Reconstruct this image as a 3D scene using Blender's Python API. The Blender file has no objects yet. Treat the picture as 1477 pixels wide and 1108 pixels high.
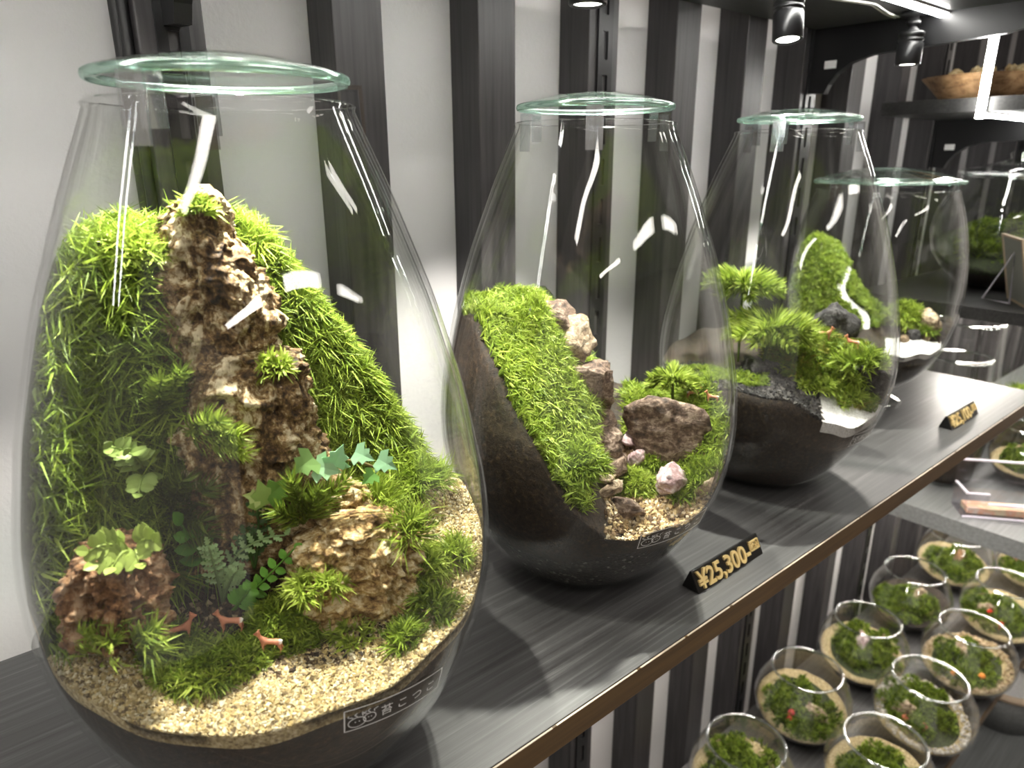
import bpy, bmesh, math, random
import numpy as np
from mathutils import Vector, Matrix, noise

# ------------------------------------------------------------------ camera, world, lights
S = 0.35            # one layout unit (camera height above the main shelf) in metres
CZ = 1.55           # camera height above the shop floor
FPX, CXP, CYP = 1024.0, 738.5, 554.0
YAW, PITCH, ROLL = (math.radians(a) for a in (40.335, 17.636, -0.201))
sc = bpy.context.scene
fwd = np.array([math.sin(YAW)*math.cos(PITCH), math.cos(YAW)*math.cos(PITCH), -math.sin(PITCH)])
rgt = np.array([math.cos(YAW), -math.sin(YAW), 0.0]); upv = np.cross(rgt, fwd)
r2 = math.cos(ROLL)*rgt + math.sin(ROLL)*upv; u2 = -math.sin(ROLL)*rgt + math.cos(ROLL)*upv
CAM = np.array([r2, -u2, fwd])
cam = bpy.data.cameras.new('camera'); cam.sensor_width = 36; cam.lens = FPX/1477*36
cam.clip_start = .02; cam.dof.use_dof = True; cam.dof.focus_distance = .46; cam.dof.aperture_fstop = 10.0
cob = bpy.data.objects.new('camera', cam); sc.collection.objects.link(cob)
m4 = Matrix(((r2[0], u2[0], -fwd[0], 0), (r2[1], u2[1], -fwd[1], 0), (r2[2], u2[2], -fwd[2], CZ), (0, 0, 0, 1)))
cob.matrix_world = m4; sc.camera = cob
sc.view_settings.view_transform = 'Standard'; sc.view_settings.look = 'None'
sc.view_settings.gamma = 1; sc.view_settings.use_curve_mapping = False
sc.view_settings.exposure = 0.1
w = bpy.data.worlds.new('shop_light'); sc.world = w; w.use_nodes = True
w.node_tree.nodes['Background'].inputs[0].default_value = (1.0, .90, .80, 1)
w.node_tree.nodes['Background'].inputs[1].default_value = 0.55
sc.cycles.transparent_max_bounces = 48; sc.cycles.max_bounces = 10
sc.cycles.use_denoising = True; sc.cycles.sample_clamp_indirect = 6
sc.cycles.caustics_reflective = False; sc.cycles.caustics_refractive = False
SPOT_W, LED_E, CEIL_E = 17.0, 52.0, 22.0

col = sc.collection
rng = np.random.default_rng(7); random.seed(7)

# ------------------------------------------------------------------ helpers
def Wm(p):
    p = np.asarray(p, float); q = p*S
    q[..., 2] += CZ
    return q
def np_mesh(name, V, F, colr=None, smooth=True, matidx=None):
    """V (n,3) metres, F list of arrays (m,3)/(m,4)"""
    me = bpy.data.meshes.new(name)
    V = np.asarray(V, np.float32); F = [np.asarray(f, np.int32) for f in F if len(f)]
    me.vertices.add(len(V)); me.vertices.foreach_set('co', V.ravel())
    nl = sum(f.size for f in F); nf = sum(len(f) for f in F)
    me.loops.add(nl); me.polygons.add(nf)
    me.loops.foreach_set('vertex_index', np.concatenate([f.ravel() for f in F]))
    tot = np.concatenate([np.full(len(f), f.shape[1], np.int32) for f in F])
    me.polygons.foreach_set('loop_start', np.concatenate([[0], np.cumsum(tot)[:-1]]).astype(np.int32))
    me.polygons.foreach_set('loop_total', tot)
    me.polygons.foreach_set('use_smooth', np.full(nf, bool(smooth)))
    if matidx is not None: me.polygons.foreach_set('material_index', np.asarray(matidx, np.int32))
    me.update(calc_edges=True); me.validate()
    if colr is not None:
        a = me.color_attributes.new('Col', 'FLOAT_COLOR', 'POINT')
        c = np.ones((len(V), 4), np.float32); c[:, :3] = colr; a.data.foreach_set('color', c.ravel())
    return me
def tag(o, label=None, cat=None, group=None, kind=None):
    if label: o['label'] = label
    if cat: o['category'] = cat
    if group: o['group'] = group
    if kind: o['kind'] = kind
    return o
def empty(name, p, label=None, cat=None, group=None, kind=None):
    o = bpy.data.objects.new(name, None); col.objects.link(o); o.location = Wm(np.array(p, float))
    o.empty_display_size = .02
    return tag(o, label, cat, group, kind)
def put(name, V, F, mat, parent=None, base=None, colr=None, smooth=True, matidx=None):
    """V in layout units, world axes. Returns a mesh object whose origin is its parent's or its own base."""
    V = Wm(V)
    root = parent
    while root is not None and root.parent is not None: root = root.parent
    if root is not None: org = np.array(root.location)
    elif base is not None: org = Wm(np.array(base, float))
    else: org = np.array([(V[:, 0].min()+V[:, 0].max())/2, (V[:, 1].min()+V[:, 1].max())/2, V[:, 2].min()])
    me = np_mesh(name, V-org, F, colr, smooth, matidx)
    for m in (mat if isinstance(mat, (list, tuple)) else [mat]): me.materials.append(m)
    o = bpy.data.objects.new(name, me); col.objects.link(o)
    if parent is not None:
        o.parent = parent
        if parent.parent is not None: o.location = (0, 0, 0)
    else: o.location = org
    return o
class MB:
    def __init__(s): s.V = []; s.T = []; s.Q = []; s.C = []; s.n = 0
    def add(s, V, T=(), Q=(), c=None):
        V = np.asarray(V, float)
        if len(T): s.T.append(np.asarray(T, int)+s.n)
        if len(Q): s.Q.append(np.asarray(Q, int)+s.n)
        s.V.append(V); s.n += len(V)
        s.C.append(np.tile(np.asarray((1, 1, 1) if c is None else c, float), (len(V), 1)) if c is None or np.ndim(c) == 1 else c)
    def F(s): return [np.concatenate(a) for a in (s.T, s.Q) if a]
    def put(s, name, mat, parent=None, base=None, smooth=True):
        return put(name, np.concatenate(s.V), s.F(), mat, parent, base, np.concatenate(s.C), smooth)
def box(a, b, bev=0.0):
    """bevelled box between corners (layout units)"""
    bm = bmesh.new(); bmesh.ops.create_cube(bm, size=1)
    a, b = np.minimum(a, b), np.maximum(a, b)
    for v in bm.verts: v.co = Vector([(a[i]+b[i])/2 + v.co[i]*(b[i]-a[i]) for i in range(3)])
    if bev: bmesh.ops.bevel(bm, geom=bm.edges[:], offset=bev, segments=2, profile=.5, affect='EDGES')
    return from_bm(bm)
def from_bm(bm):
    bmesh.ops.triangulate(bm, faces=[f for f in bm.faces if len(f.verts) > 4])
    bm.verts.index_update()
    V = np.array([v.co[:] for v in bm.verts])
    T = [[v.index for v in f.verts] for f in bm.faces if len(f.verts) == 3]
    Q = [[v.index for v in f.verts] for f in bm.faces if len(f.verts) == 4]
    bm.free(); return V, T, Q
def prism(poly, axis, a, b, bev=0):
    """poly: 2D points in the two other axes; extruded along axis from a to b"""
    bm = bmesh.new(); o = [i for i in range(3) if i != axis]
    def mkv(p, t):
        c = [0, 0, 0]; c[axis] = t; c[o[0]], c[o[1]] = p; return bm.verts.new(c)
    A = [mkv(p, a) for p in poly]; B = [mkv(p, b) for p in poly]
    bm.faces.new(A[::-1]); bm.faces.new(B); n = len(poly)
    for i in range(n): bm.faces.new((A[i], A[(i+1) % n], B[(i+1) % n], B[i]))
    bmesh.ops.recalc_face_normals(bm, faces=bm.faces)
    if bev: bmesh.ops.bevel(bm, geom=bm.edges[:], offset=bev, segments=2, profile=.5, affect='EDGES')
    return from_bm(bm)
def tube(path, rad, n=8, cap=True):
    path = np.asarray(path, float); k = len(path); rad = np.broadcast_to(rad, (k,))
    V = []; ref = np.array([.123, .31, .94])
    for i in range(k):
        d = path[min(i+1, k-1)]-path[max(i-1, 0)]; d /= np.linalg.norm(d)+1e-12
        x = np.cross(d, ref)
        if np.linalg.norm(x) < .15: x = np.cross(d, [1, .2, 0])
        x /= np.linalg.norm(x); y = np.cross(d, x)
        a = np.arange(n)*2*math.pi/n
        V.append(path[i]+rad[i]*(np.cos(a)[:, None]*x+np.sin(a)[:, None]*y))
    V = np.concatenate(V); Q = [[i*n+j, i*n+(j+1) % n, (i+1)*n+(j+1) % n, (i+1)*n+j] for i in range(k-1) for j in range(n)]
    T = []
    if cap:
        V = np.vstack([V, path[0], path[-1]]); b = k*n
        T = [[b, (j+1) % n, j] for j in range(n)]+[[b+1, (k-1)*n+j, (k-1)*n+(j+1) % n] for j in range(n)]
    return V, T, Q
def lathe(prof, c=(0, 0), n=64, closed=False):
    """prof list of (r,z); revolve about the vertical through c"""
    a = np.arange(n)*2*math.pi/n; k = len(prof)
    V = np.concatenate([np.stack([c[0]+r*np.cos(a), c[1]+r*np.sin(a), np.full(n, z)], 1) for r, z in prof])
    Q = [[i*n+j, i*n+(j+1) % n, ((i+1) % k)*n+(j+1) % n, ((i+1) % k)*n+j] for i in range(k if closed else k-1) for j in range(n)]
    return V, [], Q
def ray(x, y): return CAM.T @ np.array([(x-CXP)/FPX, (y-CYP)/FPX, 1.0])
def smooth(a, b, x):
    t = np.clip((np.asarray(x, float)-a)/(b-a), 0, 1); return t*t*(3-2*t)
def fbm(P, sc_, oct_=4, H=.5, seed=0.0):
    out = np.empty(len(P))
    for i, p in enumerate(P):
        out[i] = noise.fractal(Vector((p[0]*sc_+seed, p[1]*sc_-seed*1.7, p[2]*sc_+seed*.6)), H*1.6, 2.1, oct_)
    return out
def textmesh(s, size=1.0, ext=0.0, ax='LEFT'):
    cu = bpy.data.curves.new('t', 'FONT'); cu.body = s; cu.size = size; cu.extrude = ext; cu.offset = .018*size if ext else 0; cu.align_x = ax; cu.resolution_u = 4
    o = bpy.data.objects.new('t', cu); col.objects.link(o)
    dg = bpy.context.evaluated_depsgraph_get(); me = o.evaluated_get(dg).to_mesh()
    bm = bmesh.new(); bm.from_mesh(me); r = from_bm(bm)
    o.evaluated_get(dg).to_mesh_clear(); bpy.data.objects.remove(o); bpy.data.curves.remove(cu)
    return r
def copy_tree(o, parent=None):
    c = o.copy(); col.objects.link(c); c.parent = parent
    for ch in o.children: copy_tree(ch, c)
    return c

# ------------------------------------------------------------------ materials
MATS = {}
def mat(name, base=(.5, .5, .5), rough=.5, metal=0.0, spec=.5, emit=None, es=0.0):
    m = bpy.data.materials.new(name); m.use_nodes = True; b = m.node_tree.nodes['Principled BSDF']
    b.inputs['Base Color'].default_value = (*base, 1); b.inputs['Roughness'].default_value = rough
    b.inputs['Metallic'].default_value = metal; b.inputs['Specular IOR Level'].default_value = spec
    if emit: b.inputs['Emission Color'].default_value = (*emit, 1); b.inputs['Emission Strength'].default_value = es
    MATS[name] = m; return m
def nd(m, typ, **kw):
    n = m.node_tree.nodes.new(typ)
    for k, v in kw.items(): setattr(n, k, v)
    return n
def lk(m, a, b): m.node_tree.links.new(a, b)
def coords(m, scale=(1, 1, 1), kind='Object'):
    t = nd(m, 'ShaderNodeTexCoord'); mp = nd(m, 'ShaderNodeMapping'); mp.inputs['Scale'].default_value = scale
    lk(m, t.outputs[kind], mp.inputs['Vector']); return mp.outputs['Vector']
def noise_n(m, vec, scale, detail=6, rough=.55, dist=0):
    n = nd(m, 'ShaderNodeTexNoise'); n.inputs['Scale'].default_value = scale; n.inputs['Detail'].default_value = detail
    n.inputs['Roughness'].default_value = rough; n.inputs['Distortion'].default_value = dist
    lk(m, vec, n.inputs['Vector']); return n.outputs['Fac']
def ramp(m, fac, stops):
    r = nd(m, 'ShaderNodeValToRGB'); e = r.color_ramp.elements
    while len(e) < len(stops): e.new(.5)
    for el, (p, c) in zip(e, stops): el.position = p; el.color = (*c, 1)
    lk(m, fac, r.inputs['Fac']); return r.outputs['Color']
def bump(m, h, strength=.3, dist=.002):
    b = nd(m, 'ShaderNodeBump'); b.inputs['Strength'].default_value = strength; b.inputs['Distance'].default_value = dist
    lk(m, h, b.inputs['Height']); lk(m, b.outputs['Normal'], m.node_tree.nodes['Principled BSDF'].inputs['Normal'])
def setin(m, name, sock): lk(m, sock, m.node_tree.nodes['Principled BSDF'].inputs[name])

m = mat('wall_plaster', (.74, .735, .74), .75); v = coords(m); bump(m, noise_n(m, v, 240, 4), .35, .0012)
m = mat('slat_wood', (.03, .03, .034), .42); v = coords(m, (60, 60, 3)); f = noise_n(m, v, 2.5, 7, .6, .4)
setin(m, 'Base Color', ramp(m, f, [(.3, (.014, .013, .015)), (.7, (.052, .048, .050))])); bump(m, f, .25, .001)
m = mat('shelf_top', (.05, .05, .05), .33, 0, .9); v = coords(m, (2.2, 90, 90)); f = noise_n(m, v, 3, 8, .65, .2)
setin(m, 'Base Color', ramp(m, f, [(.3, (.032, .030, .030)), (.55, (.068, .067, .067)), (.8, (.17, .168, .165))])); bump(m, f, .12, .0006)
setin(m, 'Roughness', ramp(m, f, [(.3, (.42,)*3), (.75, (.52,)*3)]))
m = mat('shelf_edge', (.06, .035, .012), .4); v = coords(m, (3, 80, 80)); f = noise_n(m, v, 3, 7, .6, .3)
setin(m, 'Base Color', ramp(m, f, [(.3, (.060, .030, .007)), (.75, (.125, .070, .020))])); bump(m, f, .1, .0005)
mat('shelf_worn_edge', (.55, .46, .36), .5)
m = mat('grey_shelf', (.16, .17, .17), .4); v = coords(m, (2, 60, 60)); f = noise_n(m, v, 3, 6)
setin(m, 'Base Color', ramp(m, f, [(.3, (.13, .135, .135)), (.7, (.20, .21, .21))]))
mat('black_metal', (.012, .012, .013), .35, .3); mat('black_plastic', (.008, .008, .008), .3)
mat('cable_black', (.01, .01, .011), .5); mat('cable_white', (.75, .75, .72), .5)
mat('gold', (.95, .72, .32), .4, .3); mat('white_paint', (.8, .8, .8), .5)
mat('led_added', (1, 1, 1), .5, emit=(1, .93, .84), es=LED_E*3.6); mat('led_drop', (1, 1, 1), .5, emit=(1, .985, .93), es=LED_E*2.0); mat('led', (1, 1, 1), .5, emit=(1, .985, .93), es=LED_E); mat('lens', (1, 1, 1), .3, emit=(1, .97, .90), es=14)
mat('ceiling_lamp', (1, 1, 1), .5, emit=(1, .95, .88), es=CEIL_E)
mat('floor_mat', (.23, .21, .19), .55); mat('ceiling_mat', (.5, .48, .46), .9)
m = mat('brown_wall', (.14, .085, .05), .6); v = coords(m, (6, 6, .6)); f = noise_n(m, v, 5)
setin(m, 'Base Color', ramp(m, f, [(.3, (.09, .055, .03)), (.7, (.20, .13, .08))]))
def glass_mat(name, tint=(.985, .99, .985), f0=.024, rough=.012, gl=(1, 1, 1), gain=.70):
    m = bpy.data.materials.new(name); m.use_nodes = True; nt = m.node_tree; nt.nodes.remove(nt.nodes['Principled BSDF'])
    tr = nd(m, 'ShaderNodeBsdfTransparent'); tr.inputs[0].default_value = (*tint, 1)
    g = nd(m, 'ShaderNodeBsdfGlossy'); g.inputs['Color'].default_value = (*gl, 1); g.inputs['Roughness'].default_value = rough
    lw = nd(m, 'ShaderNodeLayerWeight'); lw.inputs[0].default_value = .5
    p = nd(m, 'ShaderNodeMath', operation='POWER'); p.inputs[1].default_value = 4.5; lk(m, lw.outputs['Facing'], p.inputs[0])
    a = nd(m, 'ShaderNodeMath', operation='MULTIPLY_ADD'); a.inputs[1].default_value = gain; a.inputs[2].default_value = f0; lk(m, p.outputs[0], a.inputs[0])
    mx = nd(m, 'ShaderNodeMixShader'); lk(m, a.outputs[0], mx.inputs[0]); lk(m, tr.outputs[0], mx.inputs[1]); lk(m, g.outputs[0], mx.inputs[2])
    lk(m, mx.outputs[0], nt.nodes['Material Output'].inputs[0]); MATS[name] = m; return m
glass_mat('glass'); glass_mat('lid_glass', (.975, .992, .985), .05); glass_mat('lid_edge', (.84, .97, .92), .30, .2, (.86, 1, .95))
glass_mat('clip_plastic', (.82, .85, .87), .22, .10); glass_mat('acrylic', (.95, .94, .96), .05); mat('acrylic_edge', (.82, .78, .88), .2)  # acrylic_edge: glow of piped light painted in as an opaque pale colour
glass_mat('label_film', (.60, .58, .56), .03, .3); glass_mat('bowl_glass', (.97, .975, .97), .05, .015, gain=.85); glass_mat('rim_glass', (.84, .87, .86), .28, .10, gain=.5)
# planting
def attr_mat(name, rough=.55, trans=0.0, spec=.3, tcol=None):
    m = mat(name, (1, 1, 1), rough, 0, spec); nt = m.node_tree; b = nt.nodes['Principled BSDF']
    a = nd(m, 'ShaderNodeVertexColor'); a.layer_name = 'Col'; lk(m, a.outputs['Color'], b.inputs['Base Color'])
    if trans:
        t = nd(m, 'ShaderNodeBsdfTranslucent'); lk(m, a.outputs['Color'], t.inputs[0])
        mx = nd(m, 'ShaderNodeMixShader'); mx.inputs[0].default_value = trans
        lk(m, b.outputs[0], mx.inputs[1]); lk(m, t.outputs[0], mx.inputs[2]); lk(m, mx.outputs[0], nt.nodes['Material Output'].inputs[0])
    return m
attr_mat('moss', .5, .32); attr_mat('leaf', .4, .30); attr_mat('grain', .7); attr_mat('figure', .45)
m = mat('soil', (.02, .012, .008), .65); v = coords(m); f = noise_n(m, v, 260, 5, .7)
setin(m, 'Base Color', ramp(m, f, [(.35, (.007, .004, .002)), (.58, (.034, .020, .010)), (.75, (.12, .075, .037))])); bump(m, f, .8, .002)
m = mat('pumice_soil', (.02, .012, .008), .6); v = coords(m); vo = nd(m, 'ShaderNodeTexVoronoi'); vo.inputs['Scale'].default_value = 420
lk(m, v, vo.inputs['Vector'])
setin(m, 'Base Color', ramp(m, vo.outputs['Color'], [(.45, (.012, .010, .008)), (.80, (.05, .045, .035)), (.9, (.35, .34, .30))])); bump(m, vo.outputs['Distance'], .8, .002)
m = mat('moss_bed', (.02, .035, .008), .8); v = coords(m); f = noise_n(m, v, 300, 4)
setin(m, 'Base Color', ramp(m, f, [(.35, (.012, .014, .005)), (.7, (.05, .075, .012))])); bump(m, f, .7, .003)
def sandm(name, a, b, c):
    m = mat(name, b, .8); v = coords(m); f = noise_n(m, v, 520, 3, .6)
    setin(m, 'Base Color', ramp(m, f, [(.32, a), (.5, b), (.7, c)])); bump(m, f, .9, .002)
sandm('sand', (.16, .11, .05), (.46, .36, .18), (.72, .62, .40)); sandm('white_sand', (.55, .53, .50), (.74, .73, .72), (.85, .85, .85))
def barkm(name, cols, sc_=90, zs=.35):
    m = mat(name, cols[1], .7); v = coords(m, (1, 1, zs)); v2 = coords(m)
    f = noise_n(m, v, sc_, 9, .68, .8); g = noise_n(m, v2, sc_*3.2, 5, .7)
    mx = nd(m, 'ShaderNodeMath', operation='MULTIPLY_ADD'); mx.inputs[1].default_value = .45; lk(m, g, mx.inputs[0])
    ms = nd(m, 'ShaderNodeMath', operation='MULTIPLY'); ms.inputs[1].default_value = .62; lk(m, f, ms.inputs[0]); lk(m, ms.outputs[0], mx.inputs[2])
    setin(m, 'Base Color', ramp(m, mx.outputs[0], list(zip((.41, .485, .545, .61), cols)))); bump(m, mx.outputs[0], .9, .006)
    return m
barkm('cork_bark', [(.010, .006, .003), (.105, .056, .020), (.33, .205, .078), (.76, .65, .43)])
barkm('cork_bark_tan', [(.04, .018, .006), (.24, .135, .045), (.50, .34, .13), (.78, .66, .42)], 70, 1.6)
barkm('rust_bark', [(.03, .012, .006), (.17, .075, .025), (.30, .15, .06), (.45, .30, .18)])
barkm('brown_rock', [(.02, .012, .008), (.085, .05, .032), (.17, .11, .075), (.36, .27, .20)], 60, 2.5)
barkm('tan_rock', [(.07, .045, .025), (.20, .135, .08), (.36, .27, .17), (.58, .48, .35)], 60, 2)
barkm('pink_rock', [(.20, .12, .11), (.42, .28, .28), (.55, .42, .42), (.75, .68, .68)], 60, 1)
barkm('lava_rock', [(.004, .004, .004), (.014, .013, .013), (.03, .028, .028), (.09, .085, .085)], 120, 1)
barkm('turned_wood', [(.10, .05, .02), (.22, .12, .05), (.33, .19, .085), (.42, .26, .13)], 25, 3)
M = MATS

# ------------------------------------------------------------------ setting
YF, YW = 1.65, 1.78
ZFL = -CZ/S
def struct(name, V, F, m, **k): o = put(name, V, F, m, **k); o['kind'] = 'structure'; return o
def sbox(name, a, b, m, parent=None, bev=0, base=None, smooth=False):
    V, T, Q = box(a, b, bev); return put(name, V, [T, Q], m, parent, base, smooth=smooth)
o = sbox('wall_back', (-6, YW, ZFL), (16, YW+.3, 3.6), M['wall_plaster']); o['kind'] = 'structure'
o = sbox('floor', (-6, -9, ZFL-.1), (16, YW, ZFL), M['floor_mat']); o['kind'] = 'structure'
o = sbox('ceiling', (-6, -9, 3.6), (16, YW+.3, 3.7), M['ceiling_mat']); o['kind'] = 'structure'
o = sbox('wall_front', (-6, -9.2, ZFL), (16, -9, 3.6), M['brown_wall']); o['kind'] = 'structure'
for i, (x, y) in enumerate(((-2.5, -1.6), (2.2, -1.6), (6.9, -1.6), (-2.5, -5.5), (2.2, -5.5), (6.9, -5.5))):
    t = empty('ceiling_light', (x, y, 3.52), 'long white ceiling light over the shop aisle', 'light', 'ceiling lights of the shop')
    sbox('housing', (x-1.5, y-.22, 3.54), (x+1.5, y+.22, 3.6), M['white_paint'], t)
    sbox('diffuser', (x-1.45, y-.18, 3.52), (x+1.45, y+.18, 3.54), M['ceiling_lamp'], t)
    t['kind'] = 'structure'
# battens
def xs(k): return .437+.425*k if k < 8 else 3.935+.49*(k-8)
def bw(k): return .132 if k < 8 else .10
def xc(k): return xs(k)+bw(k)/2
BATL = {0: 'black batten beside the cables behind the bark spire jar', 1: 'plain black batten behind the right side of the bark spire jar', 2: 'plain black batten between bark spire jar and mossy slope jar', 3: 'black batten with slotted upright behind the mossy slope jar', 4: 'plain black batten right behind the mossy slope jar lid edge', 5: 'plain black batten behind the left side of the fern moss jar', 6: 'black batten carrying the curved bracket by the tilted spotlight', 7: 'plain black batten behind the fern moss jar lid edge', 8: 'plain black batten where the tray shelf begins'}
for k in range(0, 19):
    o = sbox('wall_batten', (xs(k), YF, ZFL), (xs(k)+bw(k), YW, 3.6), M['slat_wood'], bev=.004)
    tag(o, BATL.get(k, 'black batten with a slotted upright in the far bay' if k % 3 == 0 else 'plain black batten between uprights in the far bay'), 'batten', 'black wall battens')
# slotted shelf standards on every third batten
def standard(k):
    x = xc(k); mb = MB(); z0, z1 = ZFL+.3, 2.2; y0, y1 = YF-.008, YF
    for a, b in ((x-.032, x-.011), (x+.011, x+.032)): mb.add(*box((a, y0, z0), (b, y1, z1)))
    z = z0
    while z < z1-.08: mb.add(*box((x-.011, y0, z), (x+.011, y1, z+.045))); z += .125
    o = mb.put('shelf_standard', M['black_metal'], smooth=False)
    return tag(o, {0: 'black slotted shelf upright beside the black cables', 3: 'black slotted shelf upright behind the mossy slope jar', 6: 'black slotted shelf upright by the tilted spotlight', 9: 'black slotted shelf upright behind the wooden trays'}.get(k, 'black slotted shelf upright past the wooden trays'), 'shelf upright', 'slotted shelf uprights')
for k in (0, 3, 6, 9, 12, 15): standard(k)
# brackets
def bracket(k, z, label, y1=.82, sticker=True):
    x = xc(k); t = empty('shelf_bracket', (x, 1.62, z-.25), label, 'bracket', 'black shelf brackets')
    pts = [(1.642, z), (1.642, z-.245), (1.575, z-.25), (1.56, z-.215), (1.53, z-.175), (1.48, z-.14), (1.40, z-.118), (1.19, z-.108), (.95, z-.095)]
    pts = [p for p in pts if p[0] > y1+.05]+[(y1+.02, z-.075), (y1, z-.055), (y1, z)]
    V, T, Q = prism(pts, 0, x-.017, x+.017); put('arm', V, [T, Q], M['black_metal'], t, smooth=False)
    if sticker:
        sbox('sticker', (x-.019, 1.535, z-.155), (x-.017, 1.585, z-.125), M['white_paint'], t)
    return t
# ------------------------------------------------------------------ shelves
m = mat('black_shelf', (.02, .02, .02), .45); v = coords(m, (2.2, 90, 90)); f = noise_n(m, v, 3, 6)
setin(m, 'Base Color', ramp(m, f, [(.3, (.012, .012, .012)), (.75, (.04, .039, .038))]))
def shelf(name, x0, x1, z, label, thick=.06, top='shelf_top', edge='shelf_edge', y0=.755, y1=1.615, cat='shelf', wear=0):
    t = empty(name, ((x0+x1)/2, (y0+y1)/2, z-thick), label, cat)
    sbox('board', (x0, y0+.006, z-thick), (x1, y1, z), M[top], t, .002)
    sbox('edge_band', (x0, y0, z-thick), (x1, y0+.005, z-.0005), M[edge], t, .001)
    if wear:
        mb = MB(); x = x0; r = random.Random(3)
        while x < x1:
            L = r.uniform(.05, .3); mb.add(*box((x, y0-.0004, z-.0013), (x+L, y0+.003, z+.0006))); x += L+r.uniform(.0, .012)
        mb.put('worn_edge', M['shelf_worn_edge'], t, smooth=False)
    return t
shelf('wall_shelf', -2.2, 3.72, -1.0, 'dark brushed wood shelf with brown front edge carrying the big jars', wear=1, y1=1.642)
shelf('wall_shelf', -2.2, 3.72, .56, 'black shelf above the jars with spotlights and light strip beneath', top='black_shelf', edge='black_shelf', y1=1.642)
shelf('wall_shelf', -1.2, 7.5, -3.0, 'low dark shelf carrying rows of round glass bowls', y1=1.642)
shelf('wall_shelf', 3.74, 7.5, .25, 'black shelf holding wooden trays under the hanging light strip', top='black_shelf', edge='black_shelf', y1=1.642)
shelf('wall_shelf', 3.74, 7.5, -.665, 'black shelf holding a squat terrarium jar and framed card', top='black_shelf', edge='black_shelf', y1=1.642)
shelf('wall_shelf', 3.74, 7.5, -1.73, 'grey shelf holding open glass terrariums and a clear leaflet holder', top='grey_shelf', edge='grey_shelf', thick=.09, y1=1.642, y0=.50)
bracket(0, .5, 'black curved bracket above the bark spire jar by the cables', sticker=False); bracket(6, .5, 'black curved bracket between the two spotlights over the fern moss jar')
for k in (9, 12): bracket(k, .19, 'black curved bracket under the shelf of wooden trays')
for k in (0, 3, 6): bracket(k, -1.06, 'black bracket under the dark shelf of big jars', 1.26, False)
for k in (9, 12): bracket(k, -.725, 'black bracket under the shelf of the squat jar', 1.26, False); bracket(k, -1.82, 'black bracket under the grey shelf', 1.26, False)
for k in (0, 3, 6, 9, 12): bracket(k, -3.06, 'black bracket under the low shelf of bowls', 1.26, False)
# low plinth in front at the right
o = sbox('display_plinth', (4.2, .1, ZFL), (8.5, 1.60, -4.0), M['grey_shelf'], bev=.006)
tag(o, 'low grey display plinth below the shelf of bowls', 'plinth')

# ------------------------------------------------------------------ spotlights and strips
def spot(x, y, tilt=(0, 0), label='', wire=False):
    t = empty('spotlight', (x, y, .5), label, 'spotlight', 'spotlights under the upper shelf')
    V, T, Q = lathe([(0.0001, .5), (.045, .5), (.047, .492), (.045, .485), (.018, .483), (.016, .47)], (x, y), 24); put('mount', V, [T, Q], M['black_metal'], t)
    V, T, Q = lathe([(.016, .475), (.024, .468), (.024, .456), (.014, .452), (.014, .445), (.022, .44), (.022, .432), (.012, .428)], (x, y), 20); put('joint', V, [T, Q], M['black_metal'], t)
    R = Matrix.Rotation(tilt[0], 3, 'X') @ Matrix.Rotation(tilt[1], 3, 'Y'); R = np.array(R); piv = np.array([x, y, .44])
    def rot(V): return (np.asarray(V)-piv) @ R.T + piv
    V, T, Q = lathe([(q*1.2, zq) for q, zq in [(.0001, .435), (.03, .435), (.036, .430), (.036, .418), (.033, .416), (.033, .411), (.036, .409), (.036, .404), (.033, .402), (.033, .397), (.036, .395), (.036, .325), (.034, .322), (.028, .322), (.028, .330), (.0001, .330)]], (x, y), 32)
    put('head', rot(V), [T, Q], M['black_metal'], t)
    V, T, Q = lathe([(.0001, .326), (.0325, .326)], (x, y), 24); put('lens', rot(V), [T, Q], M['lens'], t)
    L = bpy.data.lights.new('spot_lamp', 'SPOT'); L.energy = SPOT_W; L.color = (1, .95, .86); L.spot_size = math.radians(88); L.spot_blend = .5; L.shadow_soft_size = .006
    lo = bpy.data.objects.new('spot_lamp', L); col.objects.link(lo); lo.parent = t
    p = Wm(rot(np.array([[x, y, .318]]))[0])-np.array(t.location); lo.location = p
    lo.rotation_euler = Matrix(R.tolist()).to_euler()
spot(.42, 1.085, (0, 0), 'small black spotlight over the tallest bark landscape jar')
spot(1.264, 1.225, (0, 0), 'small black spotlight over the jar with the mossy slope')
spot(2.094, 1.225, (-.15, .12), 'small black spotlight tilted over the jar with the fern mosses')
spot(2.955, 1.225, (0, 0), 'small black spotlight over the footed jar by the bracket')
for x0, x1, lab in ((-1.6, .483, 'glowing white light strip over the bark spire jar, before the first bracket'), (.523, 3.033, 'glowing white light strip fixed under the upper shelf over the jars')):
    t = empty('light_strip', ((x0+x1)/2, 1.155, .5), lab, 'light strip')
    sbox('channel', (x0, 1.137, .492), (x1, 1.173, .5), M['white_paint'], t); sbox('diffuser', (x0, 1.142, .482), (x1, 1.168, .492), M['led'], t)
t = empty('light_strip', (3.73, 1.2, .10), 'glowing white light strip hanging down past the tray shelf end', 'light strip')
sbox('channel', (3.722, 1.185, .16), (3.732, 1.215, .5), M['white_paint'], t)
V, T, Q = box((3.698, 1.186, .16), (3.722, 1.214, .5), .004); put('diffuser', V, [T, Q], M['led_drop'], t)
for x0, x1, lab in ((3.76, xc(9)-.018, 'glowing white light strip under the near end of the tray shelf'), (xc(9)+.018, xc(12)-.018, 'glowing white light strip between the two tray shelf brackets'), (xc(12)+.018, 7.2, 'glowing white light strip past the second tray shelf bracket')):
    t = empty('light_strip', ((x0+x1)/2, 1.2, .15), lab, 'light strip')
    sbox('channel', (x0, 1.184, .182), (x1, 1.216, .19), M['white_paint'], t); sbox('diffuser', (x0, 1.188, .168), (x1, 1.212, .182), M['led'], t)
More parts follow.
